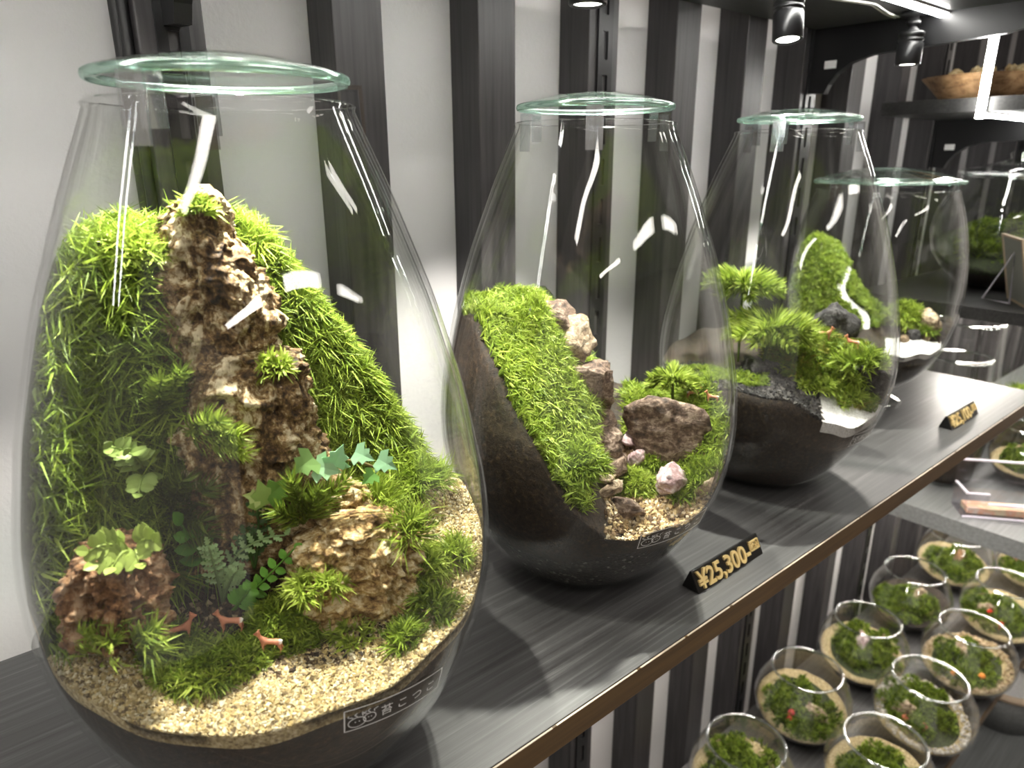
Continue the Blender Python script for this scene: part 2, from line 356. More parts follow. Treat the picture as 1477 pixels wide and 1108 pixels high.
for x0, x1, z, lab in ((1.5, 3.5, -1.06, 'unseen light strip added under the shelf of big jars'), (3.9, 7.2, -.725, 'unseen light strip added under the shelf of the squat jar'), (3.9, 7.2, -1.82, 'unseen light strip added under the grey shelf')):  # strips out of view, added to brighten the bowls and the far bay
    t = empty('light_strip', ((x0+x1)/2, 1.2, z-.02), lab, 'light strip')
    sbox('channel', (x0, 1.182, z-.008), (x1, 1.218, z), M['white_paint'], t); sbox('diffuser', (x0, 1.187, z-.018), (x1, 1.213, z-.008), M['led_added'], t)
for j, (y0, dz) in enumerate(((1.304, 0), (1.290, .0))):
    xsn = np.linspace(1.9, 2.955, 40); path = np.stack([xsn, y0+.02*np.sin(xsn*9)-.03*(xsn-1.9), .4968-.008*np.abs(np.sin(xsn*7))], 1)
    V, T, Q = tube(path, .0035, 6); o = put('lamp_wire', V, [T, Q], M['cable_white']); tag(o, 'thin white lamp wire looping along the upper shelf underside', 'wire', 'lamp wires')
for j, (yc, r) in enumerate(((1.714, .015), (1.684, .011), (1.744, .011))):
    zz = np.linspace(ZFL+.02, 2.2, 40); path = np.stack([np.full(40, xs(0)-r+.0005), yc+.0015*np.sin(zz*3+j), zz], 1)
    V, T, Q = tube(path, r, 10); o = put('power_cable', V, [T, Q], M['cable_black']); tag(o, ('thickest black cable running down beside the batten', 'thin black cable along the front corner of the batten side', 'thin black cable in the corner of batten and white wall')[j], 'cable', 'black wall cables')

# ------------------------------------------------------------------ big jars
ZK = [-1, -.993, -.985, -.965, -.93, -.88, -.8, -.725, -.65, -.575, -.5, -.35, -.2, -.05, .045, .064]
RK = [.11, .145, .168, .196, .228, .266, .312, .339, .353, .356, .349, .320, .277, .222, .182, .174]
def catmull(zk, rk, n=70):
    zk, rk = np.array(zk), np.array(rk); s = np.concatenate([[0], np.cumsum(np.hypot(np.diff(zk), np.diff(rk)))])
    t = np.linspace(0, s[-1], n); z = np.interp(t, s, zk); r = np.interp(t, s, rk)
    for _ in range(3):
        z[1:-1] = (z[:-2]+2*z[1:-1]+z[2:])/4; r[1:-1] = (r[:-2]+2*r[1:-1]+r[2:])/4
    return z, r
class Jar:
    def __init__(s, c, zk, rk, wall=.009):
        s.c = np.array(c, float); d = s.c/np.linalg.norm(s.c); s.ev = d; s.eu = np.array([d[1], -d[0]])
        s.z, s.r = catmull(zk, rk); s.wall = wall; s.dist = np.linalg.norm(s.c)
    def rin(s, z): return np.interp(z, s.z, s.r)-s.wall-.0012
    def rout(s, z): return np.interp(z, s.z, s.r)
    def at(s, x, y, v=0.0):
        d = ray(x, y); t = (s.dist+v)/(d[:2] @ s.ev); P = d*t; return np.array([(P[:2]-s.c) @ s.eu, v, P[2]])
    def w(s, L):
        L = np.asarray(L, float); one = L.ndim == 1; L = np.atleast_2d(L)
        xy = s.c+L[:, :1]*s.eu+L[:, 1:2]*s.ev; P = np.column_stack([xy, L[:, 2]]); return P[0] if one else P
    def loc(s, P): d = P[:, :2]-s.c; return np.column_stack([d @ s.eu, d @ s.ev, P[:, 2]])
    def pw(s, x, y, v=0.0): return s.w(s.at(x, y, v))
def glass_body(J, t, zbase):
    z, r = J.z, J.r; w_ = J.wall
    out = list(zip(r, z)); inn = [(max(a-w_, .02), max(b, z[0]+.02)) for a, b in out][::-1]
    prof = [(.0005, z[0])]+out+[(r[-1]+.002, z[-1]+.006), (r[-1]-w_*.5, z[-1]+.010), (r[-1]-w_-.001, z[-1]+.006)]+inn+[(.0005, z[0]+.02)]
    V, T, Q = lathe(prof, J.c, 96); put('glass_body', V, [T, Q], M['glass'], t)
def clip(J, t, th, zr, rr, sz=1.0):
    th = math.radians(th); d = math.cos(th)*J.eu+math.sin(th)*J.ev; n = np.array([-d[1], d[0]]); w_ = .017*sz
    prof = [(rr+.012, zr-.055), (rr+.016, zr-.055), (rr+.014, zr+.028), (rr-.02, zr+.028), (rr-.022, zr-.035), (rr-.018, zr-.035), (rr-.016, zr+.022), (rr+.008, zr+.022)]
    bm = bmesh.new(); A = []; B = []
    for q, z in prof:
        for sgn, Lst in ((-1, A), (1, B)): p = J.c+d*q+n*w_*sgn; Lst.append(bm.verts.new((p[0], p[1], z)))
    k = len(prof); bm.faces.new(A[::-1]); bm.faces.new(B)
    for i in range(k): bm.faces.new((A[i], A[(i+1) % k], B[(i+1) % k], B[i]))
    bmesh.ops.recalc_face_normals(bm, faces=bm.faces); V, T, Q = from_bm(bm); put('lid_clip', V, [T, Q], M['clip_plastic'], t, smooth=False)
def lid(J, t, zr, R, dome=.032):
    th = .012; prof = [(.0005, zr+dome+th)]
    for q in np.linspace(.08, .985, 14): prof.append((R*q, zr+th+dome*(1-q**2)))
    low = [(R*q, zr+dome*(1-q**2)) for q in np.linspace(.98, .08, 14)]+[(.0005, zr+dome)]
    V, T, Q = lathe(prof+low, J.c, 96); L = put('lid', V, [T, Q], M['lid_glass'], t)
    a = np.arange(9)*2*math.pi/8
    V, T, Q = lathe([(R-.002+.0045*math.cos(x), zr+.006+.0065*math.sin(x)) for x in a], J.c, 96); put('lid_edge', V, [T, Q], M['lid_edge'], L)
def wrap_label(J, t, th0, th1, z0, h, slope=0.0):
    """white outline label printed on film: frame, emblem and lettering wrapped on the glass"""
    Wd = math.radians(th1-th0)*.345
    def wrap(P, off):
        a = math.radians(th0)+P[:, 0]/.345; z = z0+P[:, 1]+slope*P[:, 0]; r = np.array([J.rout(q) for q in z])+off
        xy = J.c+(r*np.cos(a))[:, None]*J.eu+(r*np.sin(a))[:, None]*J.ev; return np.column_stack([xy, z])
    g = np.array([[i*Wd/24, j*h/3] for j in range(4) for i in range(25)])
    Q = [[j*25+i, j*25+i+1, (j+1)*25+i+1, (j+1)*25+i] for j in range(3) for i in range(24)]
    L = put('label_film', wrap(g, .0012), [Q], M['label_film'], t)
    mb = MB()
    def strip(pts, w_, closed=False):
        pts = np.array(pts, float)
        if closed: pts = np.vstack([pts, pts[:1]])
        d = np.gradient(pts, axis=0); d /= np.linalg.norm(d, axis=1)[:, None]+1e-9; n = np.column_stack([-d[:, 1], d[:, 0]])*w_
        Vv = np.vstack([pts+n, pts-n]); k = len(pts); mb.add(np.column_stack([Vv, np.zeros(2*k)]), [], [[i, i+1, k+i+1, k+i] for i in range(k-1)])
    def line(a, b, w_, n=24): strip([np.array(a)+(np.array(b)-np.array(a))*i/n for i in range(n+1)], w_)
    lw = h*.022
    for a, b in (((0, 0), (Wd, 0)), ((Wd, 0), (Wd, h)), ((Wd, h), (0, h)), ((0, h), (0, 0))): line(a, b, lw)
    for cx, cy, rx, ry in ((.105*Wd, .34*h, .075*Wd, .23*h), (.215*Wd, .40*h, .055*Wd, .20*h)):
        strip([(cx+rx*math.cos(q), cy+ry*math.sin(q)) for q in np.linspace(0, 2*math.pi, 25)[:-1]], lw*.8, True)
        for dx in (-.2, .25): strip([(cx+rx*dx, cy), (cx+rx*dx, cy+ry*.12), (cx+rx*dx, cy+ry*.2)], lw*.9)
        for dx, an in ((-.5, 2.2), (-.1, 1.6), (.4, 1.0)):
            ex, ey = cx+rx*dx, cy+ry*.95; strip([(ex+math.cos(an)*.06*Wd*q+.02*Wd*math.sin(6*q)*.5, ey+math.sin(an)*.17*h*q) for q in np.linspace(.2, 1.3, 8)], lw*.7)
    for s_, x0 in (('苔', .31), ('こ', .47), ('つ', .63), ('こ', .80)):
        V, T, Q = textmesh(s_, h*.52); V[:, 0] += x0*Wd; V[:, 1] += .26*h; mb.add(V*[1, 1, 0], T, Q)
    o = put('lettering', wrap(np.concatenate(mb.V), .0022), mb.F(), M['white_paint'], L, smooth=False)
def big_jar(c, label, clips, lab=None, base_z=-1):
    J = Jar(c, ZK, RK); t = empty('terrarium_jar', (*c, -1), label, 'glass jar', 'tall lidded glass jars')
    glass_body(J, t, -1); lid(J, t, .0975, .168, .026)
    for th in clips: clip(J, t, th, .070, .172)
    if lab: wrap_label(J, t, *lab)
    return J
J1 = big_jar((.379, 1.054), 'tall lidded glass jar holding the bark spire and moss wall', (238, 352, 100), (279.5, 307, -.722, .040, -.17))
J2 = big_jar((1.201, 1.134), 'tall lidded glass jar with soil sloping down its side', (270, 150, 30), (292, 325, -.796, .042, .06))
J3 = big_jar((2.046, 1.127), 'tall lidded glass jar with fern mosses and white sand', (255, 140, 20), (318, 338, -.80, .042, .06))
ZK4 = [-1, -.992, -.98, -.965, -.945, -.925, -.90, -.85, -.78, -.70, -.6, -.5, -.4, -.3, -.2, -.13]
RK4 = [.10, .185, .19, .16, .115, .12, .165, .225, .270, .302, .324, .330, .325, .308, .282, .255]
J4 = Jar((3.0, 1.25), ZK4, RK4)
t4 = empty('footed_jar', (3.0, 1.25, -1), 'wide glass jar on a stemmed foot with flat domed lid', 'glass jar'); glass_body(J4, t4, -1)
lid(J4, t4, -.0975, .268, .05)
for th in (265, 20, 140): clip(J4, t4, th, -.125, .255)

# ------------------------------------------------------------------ contents: soil bodies
def soil_body(J, H, name, mats, matf, label, cat='soil', nr=60, nt=120, zb=-.978, zbelly=-.58, rmax=None, side_split=.022, zmin_side=None):
    """closed planting body: top surface H(u,v) clipped by the glass, sides following the glass"""
    rm = (J.rin(zbelly) if rmax is None else rmax)
    iz = np.linspace(zbelly, J.z[-1], 200); ir = J.rin(iz)              # upper half: radius falls with height
    def zup(rho): return np.interp(-rho, -ir, iz)
    th = np.arange(nt)*2*math.pi/nt; rr = rm*np.linspace(0, 1, nr+1)[1:]
    U = rr[:, None]*np.cos(th); Vv = rr[:, None]*np.sin(th); Z = H(U, Vv)
    Z = np.minimum(Z, zup(np.hypot(U, Vv))-.004)
    top = np.stack([U, Vv, Z], -1)
    # shrink rings lying below the belly so that they stay inside the glass
    lim = J.rin(Z); rho = np.hypot(U, Vv); k = np.minimum(1, lim/np.maximum(rho, 1e-6)); top[..., 0] *= k; top[..., 1] *= k
    L = [np.array([[0, 0, float(H(np.zeros(1), np.zeros(1))[0])]]), top.reshape(-1, 3)]
    zt = top[-1, :, 2]; nside = 16
    for i in range(1, nside+1):
        f = i/nside; z = zt-side_split if i == 1 else zt-side_split+(zb-zt+side_split)*((i-1)/(nside-1)); r = J.rin(z)
        L.append(np.column_stack([r*np.cos(th), r*np.sin(th), z]))
    L.append(np.array([[0, 0, zb]])); P = np.concatenate(L)
    T = [[0, 1+j, 1+(j+1) % nt] for j in range(nt)]; R_ = nr+nside
    Q = [[1+i*nt+j, 1+(i+1)*nt+j, 1+(i+1)*nt+(j+1) % nt, 1+i*nt+(j+1) % nt] for i in range(R_-1) for j in range(nt)]
    last = len(P)-1; T2 = [[last, 1+(R_-1)*nt+(j+1) % nt, 1+(R_-1)*nt+j] for j in range(nt)]
    T = np.array(T+T2); Q = np.array(Q)
    ct, cq = P[T].mean(1), P[Q].mean(1)
    mi = np.concatenate([matf(ct, np.concatenate([np.full(nt, -5), np.full(nt, 99)])), matf(cq, np.repeat(np.arange(1, R_), nt)-nr+0)])
    o = put(name, J.w(P), [T, Q], [M[x] for x in mats], base=(*J.c, -.99), matidx=mi); solid(J, o)
    tag(o, label, cat, kind='stuff')
    ntop = nr; tq = Q[:(nr-1)*nt]
    return P, np.concatenate([tq[:, [0, 1, 2]], tq[:, [0, 2, 3]]])
def scatter(P, F, n, mask, seed, jit=0):
    g = np.random.default_rng(seed); A = P[F]; N = np.cross(A[:, 1]-A[:, 0], A[:, 2]-A[:, 0]); ar = np.linalg.norm(N, axis=1)
    c = A.mean(1); k = mask(c[:, 0], c[:, 1], c[:, 2]); wgt = ar*k; wgt /= wgt.sum()
    ix = g.choice(len(F), n, p=wgt); a, b = g.random(n), g.random(n); s = a+b > 1; a[s], b[s] = 1-a[s], 1-b[s]
    Q = A[ix, 0]+a[:, None]*(A[ix, 1]-A[ix, 0])+b[:, None]*(A[ix, 2]-A[ix, 0]); n_ = N[ix]/(ar[ix, None]+1e-12)
    n_[n_[:, 2] < 0] *= -1
    return Q, n_
GREEN = [(.16, .235, .028), (.20, .29, .034), (.25, .34, .042), (.12, .18, .024), (.31, .40, .06)]
YEL = [(.33, .42, .065), (.28, .37, .05), (.38, .46, .09)]
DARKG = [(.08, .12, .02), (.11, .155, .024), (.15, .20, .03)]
def blades(P, N, L, B, wd, spread, seed, cols, curl=.3, up=.25, jar=None):
    g = np.random.default_rng(seed); n = len(P); cols = np.array(cols)
    P = np.repeat(P, B, 0); N = np.repeat(N, B, 0); m_ = n*B
    tn = g.normal(size=(m_, 3)); tn -= (tn*N).sum(1)[:, None]*N; tn /= np.linalg.norm(tn, axis=1)[:, None]
    a = g.random(m_)[:, None]**.6*spread; d = N+tn*a; d[:, 2] += up; d /= np.linalg.norm(d, axis=1)[:, None]
    ln = L*np.repeat(g.uniform(.75, 1.25, n), B)*g.uniform(.55, 1.15, m_); ln = ln[:, None]
    mid = P+d*ln*.55; tip = P+d*ln+tn*ln*curl; tip[:, 2] -= ln[:, 0]*.12
    sd = np.cross(d, g.normal(size=(m_, 3))); sd /= np.linalg.norm(sd, axis=1)[:, None]; sd *= wd*g.uniform(.7, 1.3, m_)[:, None]
    b0 = P-N*L*.15+tn*L*.08
    V = np.stack([b0-sd*.6, b0+sd*.6, mid-sd, mid+sd, tip], 1)
    if jar is not None:
        ok = np.hypot(tip[:, 0], tip[:, 1]) < jar.rin(tip[:, 2])-.001; ok &= np.hypot(mid[:, 0], mid[:, 1]) < jar.rin(mid[:, 2]); V = V[ok]
    else: ok = np.ones(m_, bool)
    if jar is not None: k_ = np.minimum(1, (jar.rin(V[..., 2])-.0003)/np.maximum(np.hypot(V[..., 0], V[..., 1]), 1e-6)); V[..., 0] *= k_; V[..., 1] *= k_
    c = cols[np.repeat(g.integers(0, len(cols), n), B)]*g.uniform(.75, 1.25, (m_, 1)); c = c[ok]
    k = len(V); i0 = np.arange(k)[:, None]*5
    Q = i0+np.array([0, 1, 3, 2]); T = i0+np.array([2, 3, 4])
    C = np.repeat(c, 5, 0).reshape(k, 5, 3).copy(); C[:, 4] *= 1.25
    return V.reshape(-1, 3), T, Q, C.reshape(-1, 3)
def moss(J, name, label, parts, cat='moss'):
    mb = MB()
    for a in parts: V, T, Q, C = a; mb.add(J.w(V) if J else V, T, Q, C)
    o = mb.put(name, M['moss']); tag(o, label, cat, kind='stuff'); return o
def cushion(J, c, R, hgt, n, L, B, wd, seed, cols, spread=1.1):
    """points on a half ball cushion around local point c"""
    g = np.random.default_rng(seed); d = g.normal(size=(n, 3)); d[:, 2] = np.abs(d[:, 2]); d /= np.linalg.norm(d, axis=1)[:, None]
    R = np.broadcast_to(np.asarray(R, float), (2,)); s_ = np.array([R[0], R[1], hgt]); P = np.asarray(c)+d*s_; N = d/s_; N /= np.linalg.norm(N, axis=1)[:, None]
    return blades(P, N, L, B, wd, spread, seed+1, cols, jar=J)
def grains(J, P, r, seed, cols):
    g = np.random.default_rng(seed); n = len(P); cols = np.array(cols)
    oc = np.array([[1, 0, 0], [-1, 0, 0], [0, 1, 0], [0, -1, 0], [0, 0, 1], [0, 0, -1]], float); ft = np.array([[0, 2, 4], [2, 1, 4], [1, 3, 4], [3, 0, 4], [2, 0, 5], [1, 2, 5], [3, 1, 5], [0, 3, 5]])
    A = g.normal(size=(n, 3)); A /= np.linalg.norm(A, axis=1)[:, None]; Bv = np.cross(A, g.normal(size=(n, 3))); Bv /= np.linalg.norm(Bv, axis=1)[:, None]; Cv = np.cross(A, Bv)
    R = np.stack([A, Bv, Cv], 1); sz = r*g.uniform(.5, 1.3, (n, 1, 1))*g.uniform(.65, 1.15, (n, 6, 1))
    V = np.einsum('kj,njl->nkl', oc, R)*sz+P[:, None]+np.array([0, 0, r*.3])
    if J: k_ = np.minimum(1, (J.rin(V[..., 2])-.0003)/np.maximum(np.hypot(V[..., 0], V[..., 1]), 1e-6)); V[..., 0] *= k_; V[..., 1] *= k_
    C = np.repeat(cols[g.integers(0, len(cols), n)]*g.uniform(.75, 1.15, (n, 1)), 6, 0)
    T = (np.arange(n)[:, None, None]*6+ft).reshape(-1, 3); return (J.w(V.reshape(-1, 3)) if J else V.reshape(-1, 3)), T, [], C
# rocks
def rock(J, c, size, seed, mat_, name, label, cat='stone', rot=0.0, tilt=0.0, rough=.16, sub=4, planes=13, group=None, parent=None):
    g = np.random.default_rng(seed); bm = bmesh.new(); bmesh.ops.create_icosphere(bm, subdivisions=sub, radius=1); V, T, Q = from_bm(bm)
    pl = g.normal(size=(planes, 3)); pl /= np.linalg.norm(pl, axis=1)[:, None]; dd = g.uniform(.62, .95, planes)
    D = V @ pl.T; r = np.min(np.where(D > .15, dd/np.maximum(D, .15), 9), 1); r = np.minimum(r, 1.25); V = V*r[:, None]
    f4 = np.array([noise.ridged_multi_fractal(Vector((p[0]*1.5+seed, p[1]*1.5, p[2]*2.6)), .9, 2.2, 5, 1.0, 2.0) for p in V])-1.1
    V = V*(1+rough*fbm(V, 1.6, 5, seed=seed*3.1)[:, None]*.55+.10*f4[:, None])
    V = V*np.array(size); R = np.array(Matrix.Rotation(rot, 3, 'Z') @ Matrix.Rotation(tilt, 3, 'Y')); V = V @ R.T+np.array(c)
    if J is not None:
        rho = np.hypot(V[:, 0], V[:, 1]); lim = J.rin(V[:, 2])-.002; k = np.minimum(1, lim/np.maximum(rho, 1e-6)); V[:, 0] *= k; V[:, 1] *= k; V = J.w(V)
    o = put(name, V, [T, Q], M[mat_], parent)
    if parent is None:
        tag(o, label, cat, group)
        if J is not None: solid(J, o)
    return o
def loft(J, levels, thick, vc, seed, mat_, name, label, nt=110, per=20, amp=.016, ridge=.010, fr=22, bands=0.0, cat='bark', stripes=0):
    """levels: (y, xl, xr) outline in the photo at depth vc -> closed irregular column"""
    A = np.array([J.at(xl, y, vc) for y, xl, xr in levels]); B = np.array([J.at(xr, y, vc) for y, xl, xr in levels])
    n = len(levels); tt = np.linspace(0, n-1, (n-1)*per+1); ip = lambda X: np.stack([np.interp(tt, np.arange(n), X[:, i]) for i in range(3)], 1)
    A, B = ip(A), ip(B); th = np.arange(nt)*2*math.pi/nt; rows = len(tt)
    C = (A+B)/2; hw = (B-A)/2; tk = np.interp(tt, np.linspace(0, n-1, len(thick)), thick)
    ca, sa = np.cos(th), np.sin(th); sg = lambda q, e: np.sign(q)*np.abs(q)**e
    P = C[:, None]+hw[:, None]*sg(ca, .75)[None, :, None]; P[..., 1] += tk[:, None]*sg(sa, .75)[None]
    P = P.reshape(-1, 3); nrm = np.column_stack([np.tile(ca, rows), np.tile(sa, rows), np.zeros(len(P))])
    q = P.copy(); q[:, 2] *= .55
    f1 = fbm(q, fr, 5, seed=seed); f2 = 1-np.abs(fbm(q, fr*2.3, 3, seed=seed+5))*2.2
    f3 = fbm(P*np.array([.35, .35, 1]), 60, 3, seed=seed+9) if bands else 0
    env = np.repeat(np.clip(np.minimum(hw[:, 0], .05)/.05, .25, 1), nt)
    vor = np.array([noise.voronoi(Vector((p[0]*fr*1.3+seed, p[1]*fr*1.3, p[2]*fr*.8)))[0][:2] for p in P]); crack = smooth(.0, .30, vor[:, 1]-vor[:, 0])
    f4 = np.array([noise.ridged_multi_fractal(Vector((p[0]*fr*1.6-seed, p[1]*fr*1.6, p[2]*fr*1.1)), .9, 2.2, 5, 1.0, 2.0) for p in P])-1.0
    P = P+nrm*((amp*f1+ridge*f2+bands*f3+.011*(crack-.6)+.007*f4+(.007*np.tile(np.sin(th*stripes), rows)*np.repeat(np.linspace(.2, 1, rows), nt) if stripes else 0))*env)[:, None]
    P = np.vstack([P, C[0], C[-1]]); b = rows*nt
    Q = [[i*nt+j, (i+1)*nt+j, (i+1)*nt+(j+1) % nt, i*nt+(j+1) % nt] for i in range(rows-1) for j in range(nt)]
    T = [[b, j, (j+1) % nt] for j in range(nt)]+[[b+1, (rows-1)*nt+(j+1) % nt, (rows-1)*nt+j] for j in range(nt)]
    rho = np.hypot(P[:, 0], P[:, 1]); k = np.minimum(1, (J.rin(P[:, 2])-.002)/np.maximum(rho, 1e-6)); P[:, 0] *= k; P[:, 1] *= k
    o = put(name, J.w(P), [T, Q], M[mat_]); tag(o, label, cat); solid(J, o); return o
# plants
def leafblade(c, d, nrm, L, Wd, shape='oval'):
    """flat curved leaf as a small fan mesh; c base, d direction, nrm up"""
    d = d/np.linalg.norm(d); s_ = np.cross(nrm, d); s_ /= np.linalg.norm(s_)+1e-9; n_ = np.cross(d, s_)
    if shape == 'ivy': out = [(.0, .0), (-.05, .38), (.22, .62), (.30, .30), (.55, .42), (.62, .20), (1, 0), (.62, -.20), (.55, -.42), (.30, -.30), (.22, -.62), (-.05, -.38)]
    elif shape == 'oval': out = [(0, 0), (.2, .3), (.5, .42), (.8, .27), (1, 0), (.8, -.27), (.5, -.42), (.2, -.3)]
    else: out = [(0, .04), (.25, .36), (.3, .12), (.55, .38), (.6, .12), (.8, .25), (1, 0), (.8, -.25), (.6, -.12), (.55, -.38), (.3, -.12), (.25, -.36), (0, -.04)]
    V = [c+d*L*.45]; th = L*.03
    for a, b in out: V.append(c+d*L*a+s_*Wd*b*1.1+n_*(L*.10*abs(b)-L*.18*a*a))
    V[0] = V[0]-n_*L*.05; k = len(out); V = np.array(V); V2 = V-n_*th
    T = [[0, 1+i, 1+(i+1) % k] for i in range(k)]+[[k+1, k+2+(i+1) % k, k+2+i] for i in range(k)]
    Q = [[1+i, k+2+i, k+2+(i+1) % k, 1+(i+1) % k] for i in range(k)]
    return np.vstack([V, V2]), T, Q
def plume(J, base, tip, L, n, seed, cols, droop=.2, wd=.0016, ang=.9):
    """feathery shoot: stem with needle leaves all round, local coords"""
    g = np.random.default_rng(seed); base, tip = np.array(base, float), np.array(tip, float); mb = MB(); cols = np.array(cols)
    ts = np.linspace(0, 1, 10)[:, None]; path = base+(tip-base)*ts; path[:, 2] += -droop*np.linalg.norm(tip-base)*(ts[:, 0]**2-ts[:, 0]*.6)
    V, T, Q = tube(path, np.linspace(wd*1.4, wd*.5, 10), 5); mb.add(V, T, Q, cols[0]*.8)
    t = g.uniform(.12, 1, n); P = np.stack([np.interp(t, ts[:, 0], path[:, i]) for i in range(3)], 1)
    ax = (tip-base)/np.linalg.norm(tip-base); rad = g.normal(size=(n, 3)); rad -= (rad @ ax)[:, None]*ax; rad /= np.linalg.norm(rad, axis=1)[:, None]
    d = rad*ang+ax*.8; d /= np.linalg.norm(d, axis=1)[:, None]; ln = (L*g.uniform(.7, 1.1, n)*(1.15-.6*t))[:, None]
    sd = np.cross(d, g.normal(size=(n, 3))); sd /= np.linalg.norm(sd, axis=1)[:, None]; sd *= wd*.8
    V = np.stack([P-sd*.7, P+sd*.7, P+d*ln*.5-sd, P+d*ln*.5+sd, P+d*ln+ax*ln*.25], 1); i0 = np.arange(n)[:, None]*5
    c = np.repeat(cols[g.integers(0, len(cols), n)]*g.uniform(.8, 1.2, (n, 1)), 5, 0)
    mb.add(V.reshape(-1, 3), i0+np.array([2, 3, 4]), i0+np.array([0, 1, 3, 2]), c)
    V = np.concatenate(mb.V); C = np.concatenate(mb.C); k = np.minimum(1, J.rin(V[:, 2])/np.maximum(np.hypot(V[:, 0], V[:, 1]), 1e-6)) if J else np.ones(len(V))
    V[:, 0] *= k; V[:, 1] *= k
    return (J.w(V) if J else V), mb.F(), C
def plume_plant(J, name, label, base, shoots, L, n, seed, cols, cat='moss plant', group=None, **k):
    root = empty(name, J.w(np.array(base)), label, cat, group)
    for i, s_ in enumerate(shoots):
        V, F, C = plume(J, base if len(s_) == 3 else s_[0], s_ if len(s_) == 3 else s_[1], L, n, seed+i, cols, **k); put('shoot', V, F, M['moss'], root, colr=C)
    return root
def fern(J, name, label, base, fronds, nl, ll, seed, colr, shape='lobed', cat='fern', group=None):
    root = empty(name, J.w(np.array(base)), label, cat, group); g = np.random.default_rng(seed)
    for tip, bend in fronds:
        base_, tip_ = np.array(base, float), np.array(tip, float); ts = np.linspace(0, 1, 12)[:, None]
        path = base_+(tip_-base_)*ts; path += np.array(bend)*(ts*(1-ts)*4)
        V, T, Q = tube(J.w(path), np.linspace(.0028, .0012, 12), 6); mb = MB(); mb.add(V, T, Q, np.array(colr)*.85)
        st = put('stem', V, [T, Q], M['leaf'], root, colr=np.tile(np.array(colr)*.85, (len(V), 1)))
        for i, t in enumerate(np.linspace(.3, 1, nl)):
            P = np.array([np.interp(t, ts[:, 0], path[:, q]) for q in range(3)]); ax = (tip_-base_)/np.linalg.norm(tip_-base_)
            for sg_ in ((-1, 1) if t < .99 else (0,)):
                sd = np.cross(ax, [0, -1, .5]); sd /= np.linalg.norm(sd); d = sd*sg_+ax*(.55 if sg_ else 1)+g.normal(size=3)*.1
                V, T, Q = leafblade(P, d, np.array([0, -.8, .6])+g.normal(size=3)*.15, ll*g.uniform(.8, 1.1)*(1.1-.45*t), ll*.55, shape)
                put('leaf', J.w(V), [T, Q], M['leaf'], root, colr=np.tile(np.array(colr)*g.uniform(.85, 1.2), (len(V), 1)), smooth=False)
    return root
from mathutils.bvhtree import BVHTree
SOLID = {}
def solid(J, o):
    L = o.location; SOLID.setdefault(id(J), []).append(BVHTree.FromPolygons([v.co+L for v in o.data.vertices], [p.vertices[:] for p in o.data.polygons])); return o
def hit(J, x, y, sink=0.0, ground=False):
    """local point on the soil, bark or stone met at this place: plants, moss and figures root there"""
    d = Vector(ray(x, y)).normalized(); best = None
    for b in (SOLID[id(J)][:1] if ground else SOLID[id(J)]):
        h = b.ray_cast(Vector((0, 0, CZ)), d)
        if h[0] is not None and (best is None or h[3] < best[1]): best = (h[0], h[3])
    p = np.array(best[0]); p[2] -= CZ; p = J.loc(p[None]/S)[0]; p[2] -= sink; return p
def seat(J, H, x, y, half):
    """centre of a stone whose underside sinks into the ground H"""
    q = J.at(x, y, .12); q[2] = float(H(q[0], q[1]))+half
    for v in np.arange(-.33, .30, .004):
        p = J.at(x, y, v)
        if np.hypot(p[0], p[1]) < J.rin(p[2]) and p[2]-half <= float(H(p[0], p[1])): q = p; break
    k = min(1, (J.rin(q[2])-.045)/max(np.hypot(q[0], q[1]), 1e-6)); q[0] *= k; q[1] *= k; q[2] = float(H(q[0], q[1]))+half; return q
# deer figurine grown from a skeleton
def deer_mesh(lying=False):
    J_ = {}; V = []; E = []; R = []
    def v(p, r): V.append(p); R.append(r); return len(V)-1
    hip = v((-.42, 0, .62), .16); mid = v((0, 0, .60), .15); sh = v((.38, 0, .66), .17); nb = v((.52, 0, .86), .10); hd = v((.62, 0, 1.10), .085); mz = v((.84, 0, 1.04), .05)
    E += [(hip, mid), (mid, sh), (sh, nb), (nb, hd), (hd, mz)]
    for s_ in (-1, 1):
        e = v((.56, .12*s_, 1.26), .03); E.append((hd, e))
        if lying:
            a = v((.42, .14*s_, .44), .07); b = v((.62, .16*s_, .40), .04); E += [(sh, a), (a, b)]
            a = v((-.36, .16*s_, .44), .09); b = v((-.10, .18*s_, .40), .05); E += [(hip, a), (a, b)]
        else:
            a = v((.40, .11*s_, .40), .065); b = v((.38, .11*s_, .18), .042); c = v((.42, .11*s_, 0), .035); E += [(sh, a), (a, b), (b, c)]
            a = v((-.44, .12*s_, .40), .085); b = v((-.52, .12*s_, .22), .045); c = v((-.44, .12*s_, 0), .035); E += [(hip, a), (a, b), (b, c)]
    tl = v((-.60, 0, .72), .05); E.append((hip, tl))
    me = bpy.data.meshes.new('d'); me.from_pydata(V, E, []); o = bpy.data.objects.new('d', me); col.objects.link(o)
    md = o.modifiers.new('s', 'SKIN')
    for i, sv in enumerate(me.skin_vertices[0].data): sv.radius = (R[i], R[i]); sv.use_root = i == 1
    o.modifiers.new('b', 'SUBSURF').levels = 1
    dg = bpy.context.evaluated_depsgraph_get(); ev = o.evaluated_get(dg).to_mesh(); bm = bmesh.new(); bm.from_mesh(ev); r = from_bm(bm); o.evaluated_get(dg).to_mesh_clear(); bpy.data.objects.remove(o)
    return r
DEER = deer_mesh()
